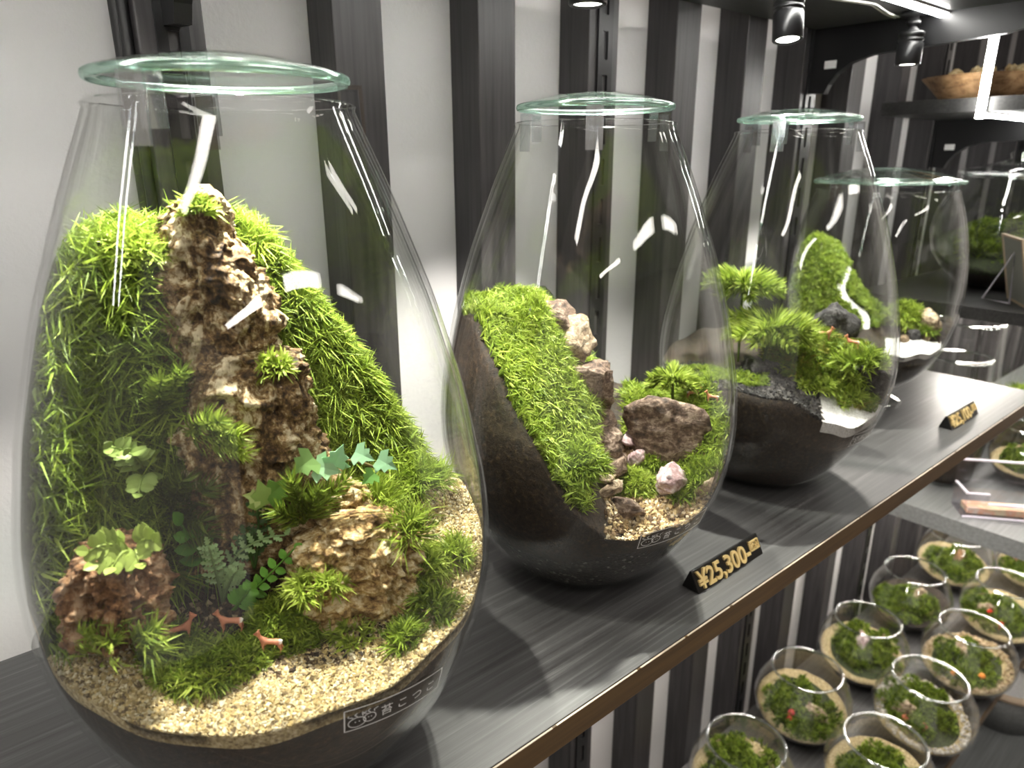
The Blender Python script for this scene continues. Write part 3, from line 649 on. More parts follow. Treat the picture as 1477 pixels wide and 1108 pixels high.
def deer(J, px, size, ang, label, lift=.014, group=None):
    p = hit(J, *px, ground=True)
    V, T, Q = DEER; V = V.copy(); C = np.tile([.55, .22, .13], (len(V), 1)); C[(V[:, 0] < -.5) & (V[:, 2] > .55)] = (.8, .75, .7); C[(V[:, 2] < .45) & (np.abs(V[:, 0]) < .3)] = (.7, .5, .42)
    ca, sa = math.cos(ang), math.sin(ang); V = np.column_stack([V[:, 0]*ca-V[:, 1]*sa, V[:, 0]*sa+V[:, 1]*ca, V[:, 2]])*size
    o = put('deer_figurine', J.w(V+np.asarray(p)+np.array([0, 0, lift])), [T, Q], M['figure'], colr=C); return tag(o, label, 'figurine', group)


# ================================================================== jar 1: bark spire landscape
def g1(u, v): return -.690+.10*smooth(-.25, .12, v)+.02*smooth(.1, .3, u)+.03*smooth(-.12, -.30, u)
def H1(u, v):
    u, v = np.asarray(u, float), np.asarray(v, float); g = g1(u, v); wob = .012*np.sin(u*31+v*17)+.010*np.sin(v*43-u*23)
    wall = smooth(0, .075, v-(-.155+(u+.33)*.5)+wob)*smooth(-.045, -.10, u)
    a = g+(-.115-g)*wall
    rid = np.interp(u, [-.3, 0, .03, .13, .22, .315, .36], [-.11, -.11, -.13, -.30, -.46, -.61, -.66])
    b = g+(np.maximum(rid, g)-g)*smooth(.01, .10, v+wob)
    return np.maximum(a, b)+wob*.4
def mf1(c, ring):
    g = g1(c[:, 0], c[:, 1]); rho = np.hypot(c[:, 0], c[:, 1]); k = np.where(c[:, 2] > g+.035, 2, np.where(rho > .235+.02*np.sin(7*np.arctan2(c[:, 1], c[:, 0])), 1, 0))
    k = np.where(ring == 0, np.where(c[:, 1] < .08, 1, 2), k); return np.where(ring >= 1, 0, k)
P1, F1 = soil_body(J1, H1, 'terrarium_soil', ('soil', 'sand', 'moss_bed'), mf1, 'dark soil and pale sand bed under the bark spire')
def mwall(u, v, z): return (z > g1(u, v)+.03) & (v < .22) & (u < -.03)
def mridge(u, v, z): return (z > g1(u, v)+.03) & (v < .22) & (u >= -.03)
Pw, Nw = scatter(P1, F1, 4200, mwall, 11); Pr, Nr = scatter(P1, F1, 2600, mridge, 12)
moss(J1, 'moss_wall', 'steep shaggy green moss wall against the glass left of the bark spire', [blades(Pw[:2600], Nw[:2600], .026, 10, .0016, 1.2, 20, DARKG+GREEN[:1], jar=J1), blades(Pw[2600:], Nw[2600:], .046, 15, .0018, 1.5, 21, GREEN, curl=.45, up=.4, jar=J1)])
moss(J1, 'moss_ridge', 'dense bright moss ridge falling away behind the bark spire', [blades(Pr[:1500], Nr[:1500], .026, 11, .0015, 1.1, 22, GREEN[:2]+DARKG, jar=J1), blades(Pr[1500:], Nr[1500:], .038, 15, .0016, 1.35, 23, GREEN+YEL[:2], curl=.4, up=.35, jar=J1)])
def msand(u, v, z): return (z < g1(u, v)+.02) & (np.hypot(u, v) > .20) & (v < .1)
Ps, _ = scatter(P1, F1, 15000, msand, 13)
mb = MB(); mb.add(*grains(J1, Ps, .0042, 14, [(.54, .42, .20), (.62, .52, .30), (.44, .33, .14), (.32, .24, .11), (.18, .13, .07), (.72, .65, .46), (.48, .38, .20)]))
o = mb.put('sand_grains', M['grain'], smooth=False); tag(o, 'pale yellow coarse sand grains around the front of the bark landscape', 'sand', kind='stuff')
def mdark(u, v, z): return (z < g1(u, v)+.03) & (np.hypot(u, v) < .25) & (v < .1)
Ps, _ = scatter(P1, F1, 2600, mdark, 15)
mb = MB(); mb.add(*grains(J1, Ps, .0055, 16, [(.02, .013, .008), (.05, .03, .018), (.10, .065, .035), (.30, .24, .15)]))
o = mb.put('soil_crumbs', M['grain'], smooth=False); tag(o, 'dark brown soil crumbs between bark spire and front moss', 'soil', kind='stuff')
loft(J1, [(266, 284, 300), (280, 272, 314), (300, 252, 328), (330, 240, 334), (365, 236, 352), (400, 236, 378), (440, 238, 386), (480, 240, 384), (520, 246, 392), (560, 262, 400)], [.012, .03, .045, .055, .06, .06, .065], .01, 3, 'cork_bark', 'bark_spire', 'jagged brown cork bark spire rising above the moss', amp=.017, ridge=.011, fr=20, bands=.004)
loft(J1, [(505, 285, 425), (530, 278, 440), (570, 268, 444), (610, 262, 452), (650, 256, 462), (690, 258, 490), (730, 258, 512), (780, 252, 500), (800, 260, 480)], [.03, .06, .07, .075, .07, .06], -.03, 8, 'cork_bark', 'bark_log', 'thick layered cork bark piece below the spire behind the ivy', amp=.014, ridge=.010, fr=17, bands=.006)
loft(J1, [(738, 520, 580), (755, 470, 590), (780, 432, 594), (810, 424, 597), (845, 428, 602), (880, 446, 606), (908, 462, 602), (925, 472, 590)], [.02, .04, .055, .06, .06, .05], -.13, 17, 'cork_bark_tan', 'bark_fan', 'fan shaped tan cork bark with radiating ridges on the sand', amp=.008, ridge=.008, fr=26, bands=.007, stripes=17)
loft(J1, [(778, 160, 205), (795, 118, 222), (830, 106, 226), (865, 102, 230), (900, 100, 232)], [.03, .05, .06, .06], -.16, 23, 'rust_bark', 'bark_chunk', 'rusty pitted bark chunk at the foot of the moss wall', amp=.012, ridge=.012, fr=30)
loft(J1, [(306, 246, 268), (325, 228, 262), (350, 204, 250), (375, 205, 245)], [.01, .02, .03], .05, 29, 'cork_bark_tan', 'bark_sliver', 'tan bark sliver leaning beside the spire top', amp=.006, ridge=.006, fr=30)
loft(J1, [(798, 596, 642), (820, 590, 648), (845, 592, 640), (862, 600, 632)], [.02, .03, .03], -.06, 31, 'cork_bark_tan', 'bark_chip', 'small orange bark chip beside the fan shaped bark', amp=.008, ridge=.007, fr=34)
loft(J1, [(690, 455, 500), (715, 470, 540), (745, 480, 560), (765, 500, 545)], [.02, .03, .03], -.06, 37, 'cork_bark_tan', 'bark_wedge', 'pale bark wedge between ivy and fan shaped bark', amp=.008, ridge=.007, fr=30)
for px, v, R, hh, n, L, B, nm, lab, cl in (
    ((302, 955), -.215, (.085, .045), .022, 420, .022, 11, 'moss_carpet', 'low bright moss carpet where the deer stand on the sand', GREEN[1:]+YEL),
    ((250, 935), -.20, (.04, .04), .025, 140, .026, 11, 'moss_tuft', 'green moss tuft at the edge of the deer carpet', GREEN),
    ((408, 905), -.17, (.050, .045), .062, 420, .024, 12, 'moss_cushion', 'domed green moss cushion left of the fan shaped bark', GREEN+YEL[:1]),
    ((166, 926), -.19, (.040, .03), .030, 60, .034, 14, 'moss_clump', 'spiky bright moss clump in front of the rusty bark chunk', YEL+GREEN[2:]),
    ((622, 880), -.11, (.030, .03), .040, 90, .032, 12, 'moss_clump', 'spiky moss clump right of the fan shaped bark', GREEN[1:]),
    ((583, 922), -.15, (.022, .02), .018, 50, .028, 12, 'moss_tuft', 'small moss tuft on the sand below the fan shaped bark', GREEN[1:]),
    ((510, 912), -.18, (.026, .022), .026, 80, .022, 12, 'moss_tuft', 'crinkled yellow green tuft at the foot of the fan shaped bark', YEL),
    ((455, 845), -.19, (.034, .02), .020, 90, .022, 12, 'moss_tuft', 'yellow green moss sprouting on the fan shaped bark edge', YEL),
    ((655, 800), -.05, (.022, .02), .030, 50, .030, 12, 'moss_tuft', 'pale moss tuft on the sand by the right glass', YEL+GREEN[2:]),
    ((612, 815), -.08, (.022, .02), .030, 50, .030, 12, 'moss_tuft', 'moss tuft over the small orange bark chip', GREEN[2:]+YEL),
    ((190, 362), -.03, (.040, .03), .030, 110, .022, 12, 'moss_tuft', 'bright yellow moss crowning the moss wall top', YEL),
    ((283, 305), -.045, (.016, .012), .010, 34, .024, 9, 'moss_tuft', 'fine bright moss growing on the spire tip', YEL+GREEN[3:]),
    ((398, 528), -.07, (.014, .014), .024, 50, .018, 11, 'moss_tuft', 'small pale moss tuft clinging between spire and bark log', YEL)):
    c = hit(J1, *px, sink=hh*.45); moss(J1, nm, lab, [cushion(J1, c, R, hh, n, L, B, .0017, int(px[0]), cl)])
for i, (px, v, lab) in enumerate((((545, 722), -.06, 'star shaped bristly moss head beside the ivy tip'), ((600, 695), -.02, 'bristly star moss heads at the end of the moss ridge'), ((592, 765), -.08, 'star shaped bristly moss head above the orange bark chip'))):
    c = hit(J1, *px, sink=.008); moss(J1, 'star_moss', lab, [cushion(J1, c, (.022, .022) if i != 1 else (.05, .03), .02, 26 if i != 1 else 70, .048, 14, .0011, 300+i, GREEN[1:]+YEL[:1])])
def rooted(name, label, base_px, tips, L, n, seed, cols, lean=.025, **k):
    b = hit(J1, *base_px); plume_plant(J1, name, label, b, [J1.at(x, y, b[1]-lean) for x, y in tips], L, n, seed, cols, **k)
rooted('feather_moss', 'feathery yellow green moss fronds over the bark log', (268, 628), [(346, 622), (352, 648), (315, 600)], .040, 170, 41, YEL+GREEN[2:], .07, droop=.25)
rooted('feather_moss', 'upright feathery moss shoot left of the bark spire', (228, 600), [(262, 532), (232, 545)], .034, 150, 44, GREEN[1:], .075, droop=.05)
rooted('feather_moss', 'spiky feather moss shoots between fern and ivy', (438, 755), [(420, 690), (396, 735), (500, 690), (460, 705)], .040, 150, 47, GREEN[1:]+DARKG[2:], .03, droop=.05)
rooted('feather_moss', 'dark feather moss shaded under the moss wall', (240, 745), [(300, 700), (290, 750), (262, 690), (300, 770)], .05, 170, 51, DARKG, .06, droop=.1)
def fan_plant(J, label, c0, pts, seed, colr, ll=.020):
    fern(J, 'spike_moss', label, c0, [(p, (0, 0, .012)) for p in pts], 6, ll, seed, colr, 'oval', 'spike moss')
b = hit(J1, 196, 800); fan_plant(J1, 'fan of scaly pale spike moss above the rusty bark chunk', b, [J1.at(x, y, b[1]-.035) for x, y in ((128, 796), (142, 812), (164, 818), (200, 812), (222, 782))], 61, (.36, .46, .10), .028)
b = hit(J1, 215, 690); fan_plant(J1, 'pale spike moss sprig hanging on the moss wall', b, [J1.at(x, y, b[1]-.085) for x, y in ((160, 645), (185, 655), (200, 712))], 62, (.34, .46, .12), .026)
b = hit(J1, 298, 856); fern(J1, 'small_fern', 'slender green fern frond with narrow drooping leaves', b, [(J1.at(262, 758, b[1]-.05), (.01, 0, .0))], 5, .038, 63, (.10, .26, .03), 'oval')
b = hit(J1, 322, 870); fern(J1, 'small_fern', 'pale lacy fern with bead like leaflets beside the bark log', b, [(J1.at(412, 772, b[1]-.05), (-.02, 0, .03)), (J1.at(345, 822, b[1]-.04), (0, 0, .01)), (J1.at(300, 786, b[1]-.05), (0, 0, .01))], 8, .022, 64, (.34, .50, .22), 'lobed')
b = hit(J1, 335, 882); fern(J1, 'small_fern', 'arching green fern with round leaflets left of the fan bark', b, [(J1.at(424, 792, b[1]-.04), (-.01, 0, -.01)), (J1.at(362, 848, b[1]-.03), (0, 0, .0))], 7, .024, 65, (.16, .38, .05), 'oval')
b = hit(J1, 367, 820); fern(J1, 'small_fern', 'dark stemmed fern standing in front of the bark log', b, [(J1.at(370, 722, b[1]), (.004, 0, 0)), (J1.at(352, 770, b[1]), (0, 0, 0))], 7, .026, 66, (.05, .12, .025), 'lobed')
root = empty('ivy_sprig', J1.pw(470, 690, -.11), 'pale ivy sprig with lobed leaves trailing across the bark', 'ivy')
path = np.array([J1.pw(x, y, -.115) for x, y in ((400, 712), (432, 690), (460, 670), (492, 662), (525, 668), (560, 682))]); V, T, Q = tube(path, .0022, 6); put('stem', V, [T, Q], M['leaf'], root, colr=np.tile((.25, .2, .08), (len(V), 1)))
for i, (bx, by, tx, ty, L, c) in enumerate(((452, 660, 412, 690, .040, (.30, .50, .16)), (482, 672, 498, 638, .036, (.40, .66, .40)), (455, 672, 496, 682, .040, (.40, .64, .36)), (512, 652, 536, 662, .032, (.34, .58, .34)), (545, 662, 572, 676, .034, (.34, .58, .34)), (540, 682, 520, 702, .026, (.20, .42, .10)), (384, 728, 372, 688, .042, (.36, .52, .14)), (376, 718, 346, 714, .026, (.52, .62, .22)), (385, 720, 412, 694, .044, (.16, .32, .05)))):
    b, t_ = J1.at(bx, by, -.125), J1.at(tx, ty, -.135); V, T, Q = leafblade(b, t_-b, np.array([.1, -1, .45]), L, L*.9, 'ivy'); put('leaf', J1.w(V), [T, Q], M['leaf'], root, colr=np.tile(np.array(c), (len(V), 1)), smooth=False)
deer(J1, (262, 936), .032, .15, 'tiny brown deer figurine beside the dark soil in the bark jar')
deer(J1, (337, 922), .029, 2.9, 'tiny brown deer figurine with raised head on the moss carpet')
deer(J1, (394, 952), .028, 2.8, 'tiny brown deer figurine grazing by the domed moss cushion')

# ================================================================== jar 2: mossy slope with rocks
def H2(u, v):
    u, v = np.asarray(u, float), np.asarray(v, float); wob = .008*np.sin(u*37+v*19)+.006*np.sin(v*41-u*29)
    slope = np.minimum(-.615-.80*u-.6*np.maximum(u+.12, 0)+.80*(np.minimum(v, -.08)+.30), -.335)
    low = -.775+.16*smooth(-.22, .14, v)+.06*smooth(.2, .33, u)*smooth(-.2, 0, v)
    k = smooth(.08, .01, u); s2 = np.maximum(slope, low)
    return low+(s2-low)*np.maximum(k, smooth(-.10, -.30, v))+wob
def mossm2(u, v, z): return (u < .03+.08*v) | ((u > .20) & (v > -.12)) | ((v > .02) & (u > .10))
def mf2(c, ring):
    k = np.where(mossm2(c[:, 0], c[:, 1], c[:, 2]), 2, np.where((c[:, 0] > .1) & (c[:, 2] < -.7), 1, 0)); k = np.where((ring >= 0) | (np.hypot(c[:, 0], c[:, 1]) > J2.rin(c[:, 2])-.012), 0, k); return np.where((ring >= 1) & (c[:, 2] < -.84+.02*np.sin(c[:, 0]*20)), 3, k)
P2, F2 = soil_body(J2, H2, 'terrarium_soil', ('soil', 'sand', 'moss_bed', 'pumice_soil'), mf2, 'brown soil bank sloping steeply inside the second big jar', side_split=.004)
Pw, Nw = scatter(P2, F2, 3600, lambda u, v, z: (u < .03+.08*v) & (v < .15), 71); Pr, Nr = scatter(P2, F2, 900, lambda u, v, z: (((u > .20) & (v > -.12)) | ((v > .02) & (u > .10))) & (v < .25), 72)
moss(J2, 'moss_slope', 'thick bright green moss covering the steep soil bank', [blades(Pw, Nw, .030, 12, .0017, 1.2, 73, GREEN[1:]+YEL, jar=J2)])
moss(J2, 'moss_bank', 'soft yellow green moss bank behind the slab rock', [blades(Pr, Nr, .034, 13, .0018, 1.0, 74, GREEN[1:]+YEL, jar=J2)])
Ps, _ = scatter(P2, F2, 2500, lambda u, v, z: (u > .05) & (v < .0), 75); mb = MB(); mb.add(*grains(J2, Ps, .007, 76, [(.55, .42, .22), (.38, .27, .13), (.62, .52, .36), (.25, .17, .09), (.10, .06, .03)]))
o = mb.put('gravel', M['grain'], smooth=False); tag(o, 'tan gravel on the low floor of the mossy slope jar', 'gravel', kind='stuff')
for px, v, size, sd, mt, lab, rot, tilt in (
    ((797, 470), .0, (.085, .06, .065), 101, 'brown_rock', 'brown rock crowning the mossy slope', .3, .3),
    ((822, 505), -.02, (.055, .05, .068), 102, 'tan_rock', 'reddish rock below the crowning rock', .6, .2),
    ((850, 562), -.05, (.078, .06, .095), 103, 'brown_rock', 'large layered rock halfway down the mossy slope', .2, .35),
    ((858, 625), -.08, (.078, .06, .078), 104, 'brown_rock', 'dark angular rock under the large layered rock', 1.2, .2),
    ((866, 672), -.11, (.052, .045, .045), 105, 'brown_rock', 'small dark rock near the gravel floor', .5, .1),
    ((876, 690), -.19, (.026, .02, .010), 106, 'tan_rock', 'flat tan stone on the lower slope edge', .1, -.2),
    ((882, 706), -.21, (.030, .02, .014), 107, 'tan_rock', 'lower flat stone with reddish side', .4, -.3),
    ((902, 732), -.20, (.050, .03, .026), 108, 'brown_rock', 'half buried brown stone at the glass front', .2, .2),
    ((908, 634), -.02, (.022, .02, .020), 109, 'pink_rock', 'small pink stone beside the slab rock', .2, .1),
    ((920, 660), -.06, (.026, .02, .022), 110, 'pink_rock', 'pale lilac stone beside the slab rock', .9, .2),
    ((950, 612), -.03, (.098, .036, .090), 111, 'brown_rock', 'big upright brown slab rock in the mossy slope jar', -.25, .38),
    ((968, 692), -.13, (.038, .03, .034), 112, 'pink_rock', 'grey lilac stone below the big slab rock', .2, .4),
    ((1035, 700), -.16, (.062, .02, .020), 113, 'tan_rock', 'long tan stone leaning on the right glass', -.5, -.55)):
    rock(J2, J2.at(*px, v), size, sd, mt, 'stone', lab, rot=rot, tilt=tilt)
for px, v, R, hh, n, L, lab, cl in (((912, 702), -.17, (.045, .035), .045, 260, .026, 'domed lime moss cushion on the gravel floor', YEL+GREEN[3:]), ((940, 668), -.12, (.022, .02), .025, 80, .024, 'tiny bright moss cushion between the lilac stones', GREEN[2:]), ((832, 665), -.18, (.05, .04), .045, 240, .030, 'moss tongue at the foot of the mossy slope', GREEN[1:]), ((1020, 690), -.10, (.035, .03), .04, 120, .034, 'leafy green moss clump by the long tan stone', GREEN), ((985, 715), -.19, (.02, .015), .015, 40, .022, 'little moss sprig on the gravel', GREEN[1:])):
    c = hit(J2, *px, sink=hh*.4); moss(J2, 'moss_cushion', lab, [cushion(J2, c, R, hh, n, L, 12, .0018, int(px[0])+7, cl)])
def tree_moss(J, H, label, px, v, base_px, n, seed, cols, L=.05, rad=.07):
    b = J.at(*base_px, v); b[2] = float(H(b[0], b[1]))-.012; t = J.at(*px, v); g = np.random.default_rng(seed); sh = []
    for i in range(n):
        a = 2*math.pi*i/n+g.uniform(-.2, .2); sh.append((t, t+np.array([math.cos(a)*rad, math.sin(a)*rad*.8, g.uniform(-.025, .03)])))
    r = plume_plant(J, 'tree_moss', label, t, sh, L, 170, seed, cols, droop=.3, wd=.0026, cat='moss plant')
    V, T, Q = tube(J.w(np.linspace(b, t, 6)), .004, 6); put('stem', V, [T, Q], M['leaf'], r, colr=np.tile((.12, .18, .04), (len(V), 1)))
tree_moss(J2, H2, 'bright umbrella shaped moss plant behind the slab rock', (970, 545), .08, (972, 580), 9, 121, YEL+GREEN[3:], .032, .065)
deer(J2, (998, 588), .027, 0.2, 'tiny brown deer on the moss bank behind the slab rock', .024); deer(J2, (1026, 594), .025, 3.0, 'paler tiny deer resting on the yellow moss bank', .024)

# ================================================================== jar 3: fern mosses, lava rock, white sand
def H3(u, v):
    u, v = np.asarray(u, float), np.asarray(v, float)
    return -.635-.10*smooth(.0, .25, u)*smooth(.1, -.2, v)+.095*np.exp(-((u-.12)**2+(v-.03)**2)/.016)+.05*smooth(0, .3, v)+.005*np.sin(u*41+v*23)
def mf3(c, ring):
    ws = (c[:, 0] > .13-.4*c[:, 1]*.2) & (c[:, 1] < -.08); k = np.where(ws, 1, np.where((c[:, 1] > -.2) & (c[:, 0] > -.02), 2, 0))
    k = np.where((ring == 0) & ~ws, 0, k); return np.where(ring >= 1, 0, k)
P3, F3 = soil_body(J3, H3, 'terrarium_soil', ('soil', 'white_sand', 'moss_bed'), mf3, 'dark soil with a white sand shore in the third big jar', side_split=.03)
Ps, _ = scatter(P3, F3, 3500, lambda u, v, z: (v < -.08) & (u < .14), 131); mb = MB(); mb.add(*grains(J3, Ps, .009, 132, [(.012, .011, .011), (.03, .028, .027), (.006, .006, .006), (.06, .055, .05)]))
o = mb.put('lava_gravel', M['grain'], smooth=False); tag(o, 'black lava gravel along the glass of the fern moss jar', 'gravel', kind='stuff')
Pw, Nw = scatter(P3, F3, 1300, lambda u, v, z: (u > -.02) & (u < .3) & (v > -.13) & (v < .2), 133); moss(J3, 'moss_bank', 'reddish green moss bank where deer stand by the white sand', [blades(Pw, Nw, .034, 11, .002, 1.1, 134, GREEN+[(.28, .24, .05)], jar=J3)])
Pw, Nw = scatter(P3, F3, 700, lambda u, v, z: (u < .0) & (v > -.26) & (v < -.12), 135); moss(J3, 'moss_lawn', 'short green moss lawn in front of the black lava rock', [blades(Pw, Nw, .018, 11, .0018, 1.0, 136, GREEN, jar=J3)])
for px, v, size, sd, mt, lab in (((1105, 538), -.10, (.09, .06, .055), 141, 'lava_rock', 'black lava rock under the umbrella shaped moss'), ((1205, 458), .19, (.09, .05, .05), 142, 'lava_rock', 'black lava rock at the rear of the fern moss jar'), ((1262, 540), -.05, (.07, .05, .03), 143, 'lava_rock', 'dark flat rock beside the white sand'), ((1268, 525), .02, (.04, .03, .03), 144, 'brown_rock', 'small brown rock beside the white sand')):
    c = J3.at(*px, v)
    if sd != 141: top = c[2]+size[2]*.8; bot = float(H3(c[0], c[1]))-.02; c[2] = (top+bot)/2; size = (size[0], size[1], max(.02, (top-bot)/2/.85))   # stands up from the ground
    rock(J3, c, size, sd, mt, 'stone', lab, rough=.3)
tree_moss(J3, H3, 'big umbrella shaped fern moss in the third jar', (1115, 472), -.12, (1095, 540), 19, 151, YEL+GREEN[2:], .055, .13)
tree_moss(J3, H3, 'tall fern moss rising at the left of the third jar', (1072, 408), -.02, (1065, 520), 16, 152, YEL[1:]+GREEN[1:], .055, .11)
for px, v, R, hh, n, L, lab, cl in (((1215, 545), -.15, (.05, .04), .05, 90, .040, 'bright leafy clump at the edge of the white sand', YEL+GREEN[2:]), ((1245, 525), -.12, (.05, .03), .03, 60, .046, 'long leaved green clump over the white sand', GREEN[1:]), ((1226, 576), -.22, (.022, .02), .03, 30, .034, 'tiny lime sprig standing in the white sand', YEL), ((1170, 556), -.22, (.05, .03), .02, 90, .028, 'pale moss edging the black lava gravel', YEL[1:]+GREEN[2:])):
    c = hit(J3, *px, sink=hh*.4); moss(J3, 'moss_clump', lab, [cushion(J3, c, R, hh, n, L, 11, .0028, int(px[0])+9, cl)])
for i, (px, a, lab) in enumerate((((1164, 490), .5, 'tiny red deer at the rear of the reddish moss bank'), ((1187, 500), .2, 'tiny red deer standing on the reddish moss bank'), ((1228, 512), 2.9, 'tiny red deer nearest the white sand'))): deer(J3, px, .034, a, lab, .022)

# ================================================================== jar 4: footed jar
def H4(u, v):
    u, v = np.asarray(u, float), np.asarray(v, float)
    return -.725+.36*smooth(.08, -.28, u)*smooth(-.12, .10, v)+.08*smooth(0, .3, v)+.006*np.sin(u*37+v*29)
def mf4(c, ring):
    path = np.abs(c[:, 0]-(-.14+.40*(-.40-c[:, 2])+.03*np.sin(c[:, 2]*26))) < .014; hi = c[:, 2] > -.69
    k = np.where(hi & path & (c[:, 0] < .08), 1, np.where(hi, 2, np.where((c[:, 0] > .08) & (c[:, 1] < .05), 1, 0))); k = np.where(ring >= 1, 0, k); return k
P4, F4 = soil_body(J4, H4, 'terrarium_soil', ('soil', 'white_sand', 'moss_bed'), mf4, 'dark soil rising to a hill inside the footed jar', zb=-.915, zbelly=-.5, side_split=.02)
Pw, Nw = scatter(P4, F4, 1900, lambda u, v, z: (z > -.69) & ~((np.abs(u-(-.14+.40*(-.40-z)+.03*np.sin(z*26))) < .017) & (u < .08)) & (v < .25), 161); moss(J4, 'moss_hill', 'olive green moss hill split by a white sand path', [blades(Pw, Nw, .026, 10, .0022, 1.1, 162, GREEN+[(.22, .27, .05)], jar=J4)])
for px, v, size, sd, mt, lab in (((1345, 440), -.02, (.075, .06, .075), 171, 'tan_rock', 'pale grey brown rock in the footed jar'), ((1325, 470), -.08, (.06, .05, .04), 172, 'brown_rock', 'low brown rock below the pale rock in the footed jar'), ((1318, 484), -.2, (.035, .03, .022), 173, 'lava_rock', 'black pebble on the soil of the footed jar'), ((1302, 490), -.22, (.020, .02, .015), 174, 'tan_rock', 'cream pebble on the soil of the footed jar'), ((1335, 488), -.21, (.016, .016, .013), 175, 'tan_rock', 'second cream pebble beside the black pebble')):
    rock(J4, seat(J4, H4, *px, size[2]*.5), size, sd, mt, 'stone', lab, rough=.25)
for px, v, R, hh, n, L, lab, cl in (((1310, 432), -.05, (.06, .05), .07, 150, .040, 'bright green moss clump beside the pale rock', GREEN[2:]+YEL), ((1364, 468), -.05, (.03, .03), .03, 50, .034, 'small moss tuft right of the pale rock', GREEN)):
    c = seat(J4, H4, *px, hh*.3); moss(J4, 'moss_clump', lab, [cushion(J4, c, R, hh, n, L, 11, .003, int(px[0])+9, cl)])

# ================================================================== price tags
def price_tag(x, y, z, L, text, label, ang=0.0, sc_=1.0, sub='税込'):
    h_, d_ = .050*sc_, .050*sc_; t = empty('price_tag', (x, y, z), label, 'price tag', 'black and gold price tags')
    ca, sa = math.cos(ang), math.sin(ang)
    def pl(V): V = np.asarray(V, float); return np.column_stack([x+V[:, 0]*ca-V[:, 1]*sa, y+V[:, 0]*sa+V[:, 1]*ca, z+V[:, 2]])
    V, T, Q = prism([(-d_/2, 0), (d_/2, 0), (d_*.12, h_), (d_*.02, h_)], 0, -L/2, L/2, .0015); put('block', pl(V), [T, Q], M['black_plastic'], t, smooth=False)
    tl = math.hypot(d_*.52, h_); e1 = np.array([0, d_*.52, h_])/tl; nn = np.array([0, -h_, d_*.52])/tl; o0 = np.array([-L/2+L*.03, -d_/2, 0])
    def face(V, a, b, s1, s2): return o0+np.outer(V[:, 0]*s1+a, [1, 0, 0])+np.outer(V[:, 1]*s2+b, e1)+np.outer(V[:, 2]+.0025, nn)
    if text is None:                                    # too small in the photo to read: raised gold pieces only
        gp = MB()
        for q in range(6): Vb, Tb, Qb = box((L*(.02+.155*q), tl*.15, -.002), (L*(.12+.155*q), tl*.85, .002), .0012); gp.add(face(Vb, 0, 0, 1, 1), Tb, Qb)
        put('gold_relief', pl(np.concatenate(gp.V)), gp.F(), M['gold'], t, smooth=False); return
    V, T, Q = textmesh(text, 1.0, .0025); w0 = V[:, 0].max(); hmax = V[:, 1].max(); main = L*(.78 if sub else .94)
    V[:, 0] -= V[:, 0].min(); put('digits', pl(face(V, 0, tl*.12, main/V[:, 0].max(), tl*.80/hmax)), [T, Q], M['gold'], t, smooth=False)
    if sub:
        V, T, Q = textmesh(sub, 1.0, .0025); V[:, 0] -= V[:, 0].min(); V[:, 1] -= V[:, 1].min(); mbx = MB()
        mbx.add(face(V, main+L*.025, tl*.44, L*.12/V[:, 0].max(), tl*.34/V[:, 1].max()), T, Q)
        fr = MB(); a0, a1, b0, b1 = main+L*.012, main+L*.16, tl*.38, tl*.84
        for q in (((a0, b0), (a1, b0+.003)), ((a0, b1-.003), (a1, b1)), ((a0, b0), (a0+.003, b1)), ((a1-.003, b0), (a1, b1))):
            Vb, Tb, Qb = box((q[0][0], q[0][1], -.002), (q[1][0], q[1][1], .002)); fr.add(face(Vb, 0, 0, 1, 1), Tb, Qb)
        fr.add(np.concatenate(mbx.V), mbx.T[0] if mbx.T else [], mbx.Q[0] if mbx.Q else [])
        put('tax_mark', pl(np.concatenate(fr.V)), fr.F(), M['gold'], t, smooth=False)
price_tag(1.435, .857, -1, .285, '¥25,300-', 'gold lettered price tag in front of the mossy slope jar')
price_tag(3.07, .868, -1, .285, '¥25,100-', 'gold lettered price tag near the footed jar')
price_tag(3.96, .86, -3, .26, None, 'gold relief price tag on the low shelf of bowls', .1)
price_tag(5.75, .66, -4, .26, None, 'gold relief price tag on the grey plinth', .1)
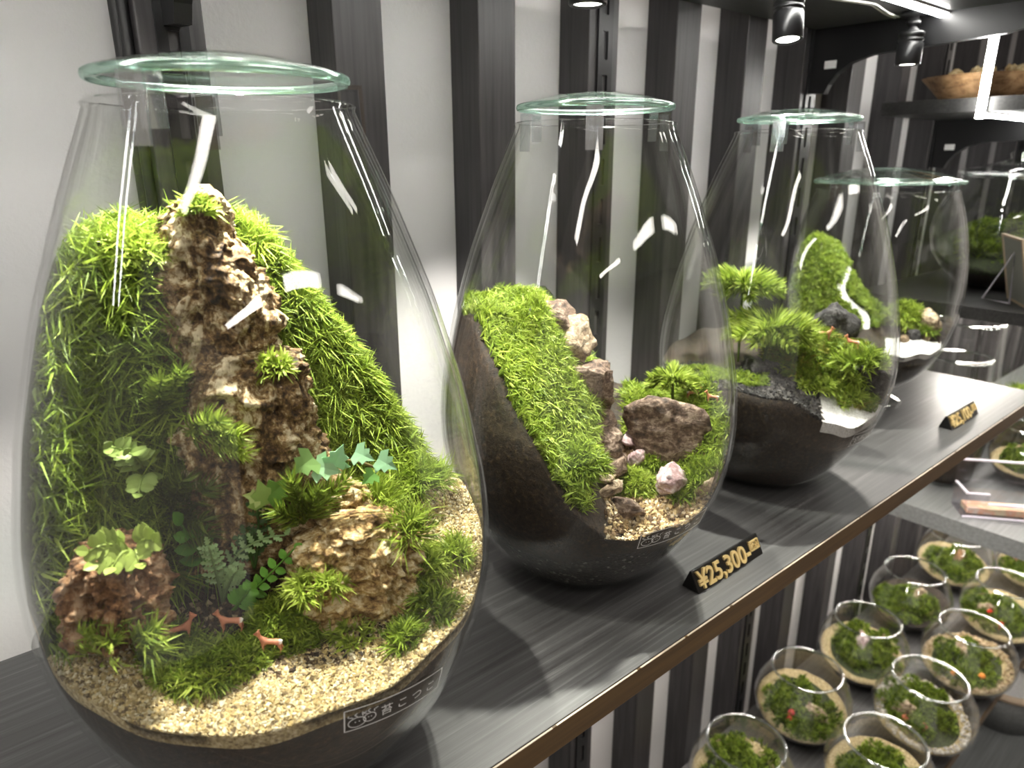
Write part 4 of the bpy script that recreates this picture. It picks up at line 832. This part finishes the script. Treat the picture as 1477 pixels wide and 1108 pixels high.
# ================================================================== small round bowls on the low shelf
BZ = [0, .006, .02, .06, .12, .2, .27, .33, .37, .392]; BR = [.10, .125, .15, .195, .235, .252, .240, .212, .188, .180]
class BJ(Jar):
    def __init__(s, c, z0, k=1.0): Jar.__init__(s, c, np.array(BZ)*k+z0, np.array(BR)*k, .007*k); s.z0 = z0; s.k = k
def bowl(c, z0, k, seed, label, sandm_='sand', stone='tan_rock', red=False, peb=None, cat='glass bowl', group='round bowls on the low shelf'):
    J = BJ(c, z0, k); t = empty('bowl_terrarium', (*c, z0), label, cat, group); g = np.random.default_rng(seed); zs = z0+.150*k; rot = g.uniform(.6, 2.2)
    z, r = J.z, J.r; w_ = J.wall; out = list(zip(r, z)); inn = [(a-w_, max(b, z0+.02)) for a, b in out][::-1]
    a = np.arange(9)*math.pi/8; rim = [(r[-1]-w_*.5+w_*.75*math.cos(x), z[-1]+w_*.75*math.sin(x)) for x in a]
    V, T, Q = lathe([(.0005, z0)]+out+rim+inn+[(.0005, z0+.02)], J.c, 48); put('glass_body', V, [T, Q], M['bowl_glass'], t)
    V, T, Q = lathe([(r[-1]-w_*.5+w_*1.15*math.cos(x), z[-1]+.002+w_*1.0*math.sin(x)) for x in np.arange(9)*2*math.pi/8], J.c, 48); put('rim', V, [T, Q], M['rim_glass'], t)
    def H(u, v): return zs+.05*k*np.sin(rot)*v/.2+.04*k*np.cos(rot)*u/.2+.003*np.sin(u*60+v*40)
    th = np.arange(48)*2*math.pi/48; rr = np.linspace(0, 1, 13)[1:]*J.rin(zs)
    U, Vv = rr[:, None]*np.cos(th), rr[:, None]*np.sin(th); Z = H(U, Vv); k_ = np.minimum(1, J.rin(Z)/np.hypot(U, Vv)); top = np.stack([U*k_, Vv*k_, Z], -1)
    rings = [top[i] for i in range(12)]; zt = top[-1][:, 2]
    for f in np.linspace(.12, 1, 7): zz = zt+(z0+.024-zt)*f; rings.append(np.column_stack([J.rin(zz)*np.cos(th), J.rin(zz)*np.sin(th), zz]))
    P = np.concatenate([[[0, 0, float(H(0, 0))]], *rings, [[0, 0, z0+.024]]]); n = 48; R_ = len(rings)
    Tt = [[0, 1+j, 1+(j+1) % n] for j in range(n)]+[[len(P)-1, 1+(R_-1)*n+(j+1) % n, 1+(R_-1)*n+j] for j in range(n)]
    Qq = [[1+i*n+j, 1+(i+1)*n+j, 1+(i+1)*n+(j+1) % n, 1+i*n+(j+1) % n] for i in range(R_-1) for j in range(n)]
    mi = [2]*n+[1]*n+[(2 if i < 8 else 0) if i < 12 else 1 for i in range(R_-1) for j in range(n)]
    o = put('soil', J.w(P), [Tt, Qq], [M[sandm_], M['soil'], M['moss_bed']], t, matidx=mi); o['kind'] = 'stuff'
    mb = MB(); pts = g.uniform(-1, 1, (200, 2)); pts = pts[np.hypot(*pts.T) < 1][:120]*J.rin(zs)*.78; off = g.normal(size=2)*.03*k
    for q, (px_, py_) in enumerate(pts[:44]):
        c_ = np.array([px_*.92+off[0], py_*.92+off[1], 0]); c_[2] = H(c_[0], c_[1])-.005; V, T, Q, C = cushion(J, c_, g.uniform(.022, .045)*k, g.uniform(.02, .065)*k, 34, .026*k, 7, .0026*k, seed*31+q, GREEN+DARKG); mb.add(J.w(V), T, Q, C)
    o = put('moss', np.concatenate(mb.V), mb.F(), M['moss'], t, colr=np.concatenate(mb.C)); o['kind'] = 'stuff'
    a = g.uniform(0, 6); rock(J, (.09*k*math.cos(a), .09*k*math.sin(a), float(H(.09*k*math.cos(a), .09*k*math.sin(a)))+.022*k), (.075*k, .04*k, .045*k), seed, stone, 'stone', '', rot=a, rough=.25, sub=3, parent=t)
    if peb:
        an = g.uniform(0, 2*math.pi, 420); rd = J.rin(zs)*np.sqrt(g.uniform(.62, .96, 420)); Pp = np.column_stack([rd*np.cos(an), rd*np.sin(an), np.zeros(420)]); Pp[:, 2] = H(Pp[:, 0], Pp[:, 1])+.004
        kk = np.minimum(1, (J.rin(Pp[:, 2])-.012)/np.hypot(Pp[:, 0], Pp[:, 1])); Pp[:, 0] *= kk; Pp[:, 1] *= kk
        V, T, Q, C = grains(J, Pp, .011*k, seed, peb); o = put('pebbles', V, [T], M['grain'], t, colr=C, smooth=False); o['kind'] = 'stuff'
    if red:
        for q in range(2):
            p = np.array([g.uniform(-.09, .09)*k, g.uniform(-.15, -.05)*k, 0]); p[2] = H(p[0], p[1])+.03*k
            V, T, Q = lathe([(.0001, .028), (.012, .024), (.019, .012), (.018, .006), (.006, .006), (.006, -.03), (.0001, -.03)], (0, 0), 14); put('mushroom', J.w(V*k+p), [T, Q], M['figure'], t, colr=np.tile(red, (len(V), 1)))
    return t
PEB = [(.62, .58, .52), (.75, .72, .68), (.50, .46, .40)]
TANP = [(.48, .36, .22), (.60, .48, .32), (.36, .26, .15)]
bowl((3.66, .93), -3, 1, 201, 'round glass bowl ringed with white pebbles inside', peb=PEB, red=(.55, .16, .10))
bowl((4.30, .93), -3, 1, 202, 'round glass bowl with an orange mushroom and tan pebbles', peb=TANP, red=(.85, .30, .06))
bowl((4.98, .95), -3, 1, 203, 'round glass bowl with a tiny red ornament in deep green moss', red=(.6, .03, .02))
bowl((3.05, .90), -3, 1, 204, 'round glass bowl with brown bark, next before the white pebble bowl', stone='rust_bark')
bowl((3.24, 1.385), -3, 1, 205, 'round glass bowl full of tall moss in the row by the battens', sandm_='sand', red=(.45, .04, .03))
bowl((3.92, 1.37), -3, 1, 206, 'round glass bowl with sloping sand line and pale stone', stone='pink_rock')
bowl((4.68, 1.40), -3, 1, 207, 'round glass bowl of dark moss with little sand', sandm_='soil')
bowl((5.42, 1.385), -3, 1, 208, 'round glass bowl with bark, farthest along by the battens', stone='rust_bark')
bowl((5.80, .98), -3, 1, 209, 'round glass bowl with brown moss beside the far price tag', stone='rust_bark')
bowl((2.55, 1.32), -3, 1, 210, 'round glass bowl with red leaf and twigs by the battens', stone='cork_bark', red=(.55, .05, .04))

# ================================================================== second bay
Jb = BJ((4.42, 1.18), -.665, 1.55)
t = bowl((4.45, 1.2), -.665, 1.45, 221, 'squat lidded terrarium jar with black rock on the upper black shelf', stone='lava_rock', sandm_='moss_bed', group='terrariums of the far bay')
Jx = BJ((4.45, 1.2), -.665, 1.45); zr = Jx.z[-1]+.012
V, T, Q = lathe([(.0005, zr+.11), (.05, zr+.11), (.062, zr+.10), (.055, zr+.075), (.10, zr+.06), (.19, zr+.035), (.275, zr+.02), (.28, zr+.008), (.27, zr)], Jx.c, 48); put('lid', V, [T, Q], M['lid_glass'], t)
for i, (c, k, R, Hh, lab) in enumerate((((4.22, 1.24), 1, .17, .70, 'open straight glass terrarium just past the big shelf end'), ((4.62, 1.34), 1, .20, .82, 'taller open glass terrarium behind the straight one'), ((5.12, 1.1), 1, .22, .80, 'wide glass terrarium holding white pebbles and driftwood'))):
    z0 = -1.73; t = empty('open_terrarium', (*c, z0), lab, 'glass jar', 'terrariums of the far bay'); zk = [z0, z0+.01, z0+.05, z0+.2, z0+.45, z0+Hh*.9, z0+Hh]; rk = [R*.8, R*.93, R, R*1.05, R*1.0, R*.9, R*.88]
    J = Jar(c, zk, rk, .008); glass_body(J, t, z0)
    V, T, Q = lathe([(J.r[-1]-.002+.009*math.cos(x), J.z[-1]+.006+.009*math.sin(x)) for x in np.arange(9)*2*math.pi/8], J.c, 48); put('rim', V, [T, Q], M['rim_glass'], t)
    P = [(.0005, z0+.25), (J.rin(z0+.25)*.6, z0+.27), (J.rin(z0+.25), z0+.24), (J.rin(z0+.15), z0+.15), (J.rin(z0+.03), z0+.03), (.0005, z0+.03)]; V, T, Q = lathe(P, c, 48); o = put('soil', V, [T, Q], M['soil'], t); o['kind'] = 'stuff'
    mb = MB(); g = np.random.default_rng(230+i)
    for q in range(16):
        a, r_ = g.uniform(0, 6.28), R*.75*math.sqrt(g.random()); V, T, Q, C = cushion(J, (r_*math.cos(a), r_*math.sin(a), z0+.25), .05, .07, 30, .05, 7, .0035, 240+q+i*20, GREEN+YEL); mb.add(J.w(V), T, Q, C)
    o = put('moss', np.concatenate(mb.V), mb.F(), M['moss'], t, colr=np.concatenate(mb.C)); o['kind'] = 'stuff'
    rock(J, (.03, -.08, z0+.32), (.10, .05, .09), 250+i, ('tan_rock', 'lava_rock', 'white_sand')[i], 'stone', '', parent=t)
bowl((4.52, .90), -1.73, .80, 261, 'dark planted bowl standing behind the clear leaflet holder', stone='brown_rock', sandm_='sand', group='terrariums of the far bay')
# framed card on an easel
t = empty('framed_card', (3.98, .975, -.665), 'tilted wooden picture frame with amber card on a clear easel', 'picture frame')
a = math.radians(-14); fx, fy = 3.98, .975
def fpl(V): V = np.asarray(V); y, z = V[:, 1], V[:, 2]; ang = .55; xx, yy = V[:, 0], y*math.cos(a)-z*math.sin(a); return np.column_stack([fx+xx*math.cos(ang)-yy*math.sin(ang), fy+xx*math.sin(ang)+yy*math.cos(ang)*1.0, -.655+z*math.cos(a)])
for nm, A, B, mt in (('mat_board', (-.13, 0, .0), (.13, .008, .30), 'grey_paper'), ('card', (-.075, -.003, .03), (.115, 0, .27), 'amber_card'), ('frame', (-.145, -.005, -.012), (.145, .012, .0), 'pale_wood'), ('frame', (-.145, -.005, .30), (.145, .012, .312), 'pale_wood'), ('frame', (-.145, -.005, .0), (-.13, .012, .30), 'pale_wood'), ('frame', (.13, -.005, .0), (.145, .012, .30), 'pale_wood')):
    if mt not in M: mat(mt, {'grey_paper': (.36, .36, .31), 'amber_card': (.55, .30, .08), 'pale_wood': (.62, .48, .34)}[mt], .6)
    V, T, Q = box(A, B, .001); put(nm, fpl(V), [T, Q], M[mt], t, smooth=False)
V, T, Q = tube(np.array([(3.93, 1.0, -.664), (3.93, 1.02, -.42), (3.95, 1.12, -.655), (3.90, 1.0, -.655)]), .005, 8); put('easel', V, [T, Q], M['acrylic_edge'], t)
# clear acrylic leaflet holder on the grey shelf
t = empty('leaflet_holder', (4.0, .87, -1.73), 'clear acrylic leaflet holder on the grey shelf edge', 'leaflet holder')
ang = math.radians(-52); hx, hy = 4.016, .82
def hpl(V): V = np.asarray(V, float)*1.5; return np.column_stack([hx+V[:, 0]*math.cos(ang)-V[:, 1]*math.sin(ang), hy+V[:, 0]*math.sin(ang)+V[:, 1]*math.cos(ang), -1.73+V[:, 2]])
for nm, A, B, mt in (('back_panel', (-.17, .05, 0), (.17, .056, .165), 'acrylic'), ('front_panel', (-.17, -.05, 0), (.17, -.044, .05), 'acrylic'), ('front_corner', (-.17, -.05, .05), (-.10, -.044, .085), 'acrylic'), ('side_panel', (-.17, -.05, 0), (-.164, .05, .085), 'acrylic'), ('side_panel', (.164, -.05, 0), (.17, .05, .085), 'acrylic'), ('base', (-.17, -.05, 0), (.17, .05, .006), 'acrylic'),
                    ('back_rim', (-.172, .049, .165), (.172, .057, .172), 'acrylic_edge'), ('front_rim', (-.10, -.051, .05), (.172, -.043, .056), 'acrylic_edge'), ('side_rim', (-.172, -.05, .085), (-.163, .05, .091), 'acrylic_edge'), ('front_rim', (-.172, -.051, .085), (-.10, -.043, .091), 'acrylic_edge'), ('base_rim', (-.172, -.053, 0), (.172, -.047, .008), 'acrylic_edge'), ('leaflet', (-.15, -.03, .0058), (.15, .03, .028), 'leaflet_paper')):
    if mt not in M: m = mat(mt, (.7, .6, .45), .7); f = noise_n(m, coords(m), 30, 2); setin(m, 'Base Color', ramp(m, f, [(.35, (.75, .70, .45)), (.5, (.80, .45, .28)), (.65, (.75, .72, .62))]))
    V, T, Q = box(A, B, .0015); put(nm, hpl(V), [T, Q], M[mt], t, smooth=False)
# wooden trays on the tray shelf
def tray(c, R, Hh, label, lumps):
    t = empty('wooden_tray', (*c, .25), label, 'wooden tray', 'wooden trays on the far shelf')
    V, T, Q = lathe([(.0005, .265), (R*.62, .265), (R*.64, .25), (R*.66, .262), (R, .25+Hh), (R*.96, .25+Hh), (R*.88, .342), (.0005, .338)], c, 40); put('body', V, [T, Q], M['turned_wood'], t)
    for i in range(3):
        a = i*2.1+.4; p = (c[0]+R*.5*math.cos(a), c[1]+R*.5*math.sin(a)); V, T, Q = lathe([(.0001, .25), (.018, .25), (.02, .262), (.0001, .268)], p, 12); put('foot', V, [T, Q], M['turned_wood'], t)
    return t
tray((4.08, 1.32), .27, .11, 'flared wooden tray piled with golden seed pods', 9)
tray((4.72, 1.10), .27, .11, 'second flared wooden tray along the far shelf', 0)
g = np.random.default_rng(5)
for i in range(9):
    a = i*2.4; rr_ = .062*math.sqrt(i)
    rock(None, (4.06+rr_*math.cos(a), 1.30+rr_*math.sin(a), .370), (.036, .032, .034), 300+i, 'gold_pod' if 'gold_pod' in M else (barkm('gold_pod', [(.20, .12, .04), (.45, .30, .12), (.65, .50, .25), (.8, .7, .45)], 90, 1) and 'gold_pod'), 'seed_pod', 'knobbly golden seed pod in the flared wooden tray', 'seed pod', group='golden seed pods', sub=3, rough=.5)
V, T, Q = lathe([(.0005, .26), (.12, .26), (.16, .28), (.18, .36), (.17, .46), (.12, .50), (.115, .50), (.165, .45), (.172, .36), (.15, .29), (.0005, .28)], (5.12, 1.46), 40)
if 'brown_glaze' not in M: mat('brown_glaze', (.06, .03, .02), .2)
V[:, 2] -= .01; o = put('brown_vase', V, [T, Q], M['brown_glaze']); tag(o, 'dark brown glazed vase behind the wooden trays', 'vase')
# jar with a wooden rim on the plinth
t = empty('wooden_rim_planter', (5.62, .95, -4), 'white gravel planter box with pale wooden rim on the plinth', 'planter')
V, T, Q = lathe([(.0005, -4), (.24, -4), (.26, -3.7), (.25, -3.7), (.235, -3.98), (.0005, -3.98)], (5.62, .95), 48); put('body', V, [T, Q], M['grey_shelf'], t)
V, T, Q = lathe([(.262+.022*math.cos(x), -3.69+.03*math.sin(x)) for x in np.arange(9)*2*math.pi/8], (5.62, .95), 48); put('rim', V, [T, Q], M['pale_wood'], t)
V, T, Q = lathe([(.0005, -3.72), (.12, -3.725), (.245, -3.735), (.245, -3.78)], (5.62, .95), 48); o = put('gravel', V, [T, Q], M['white_sand'], t)
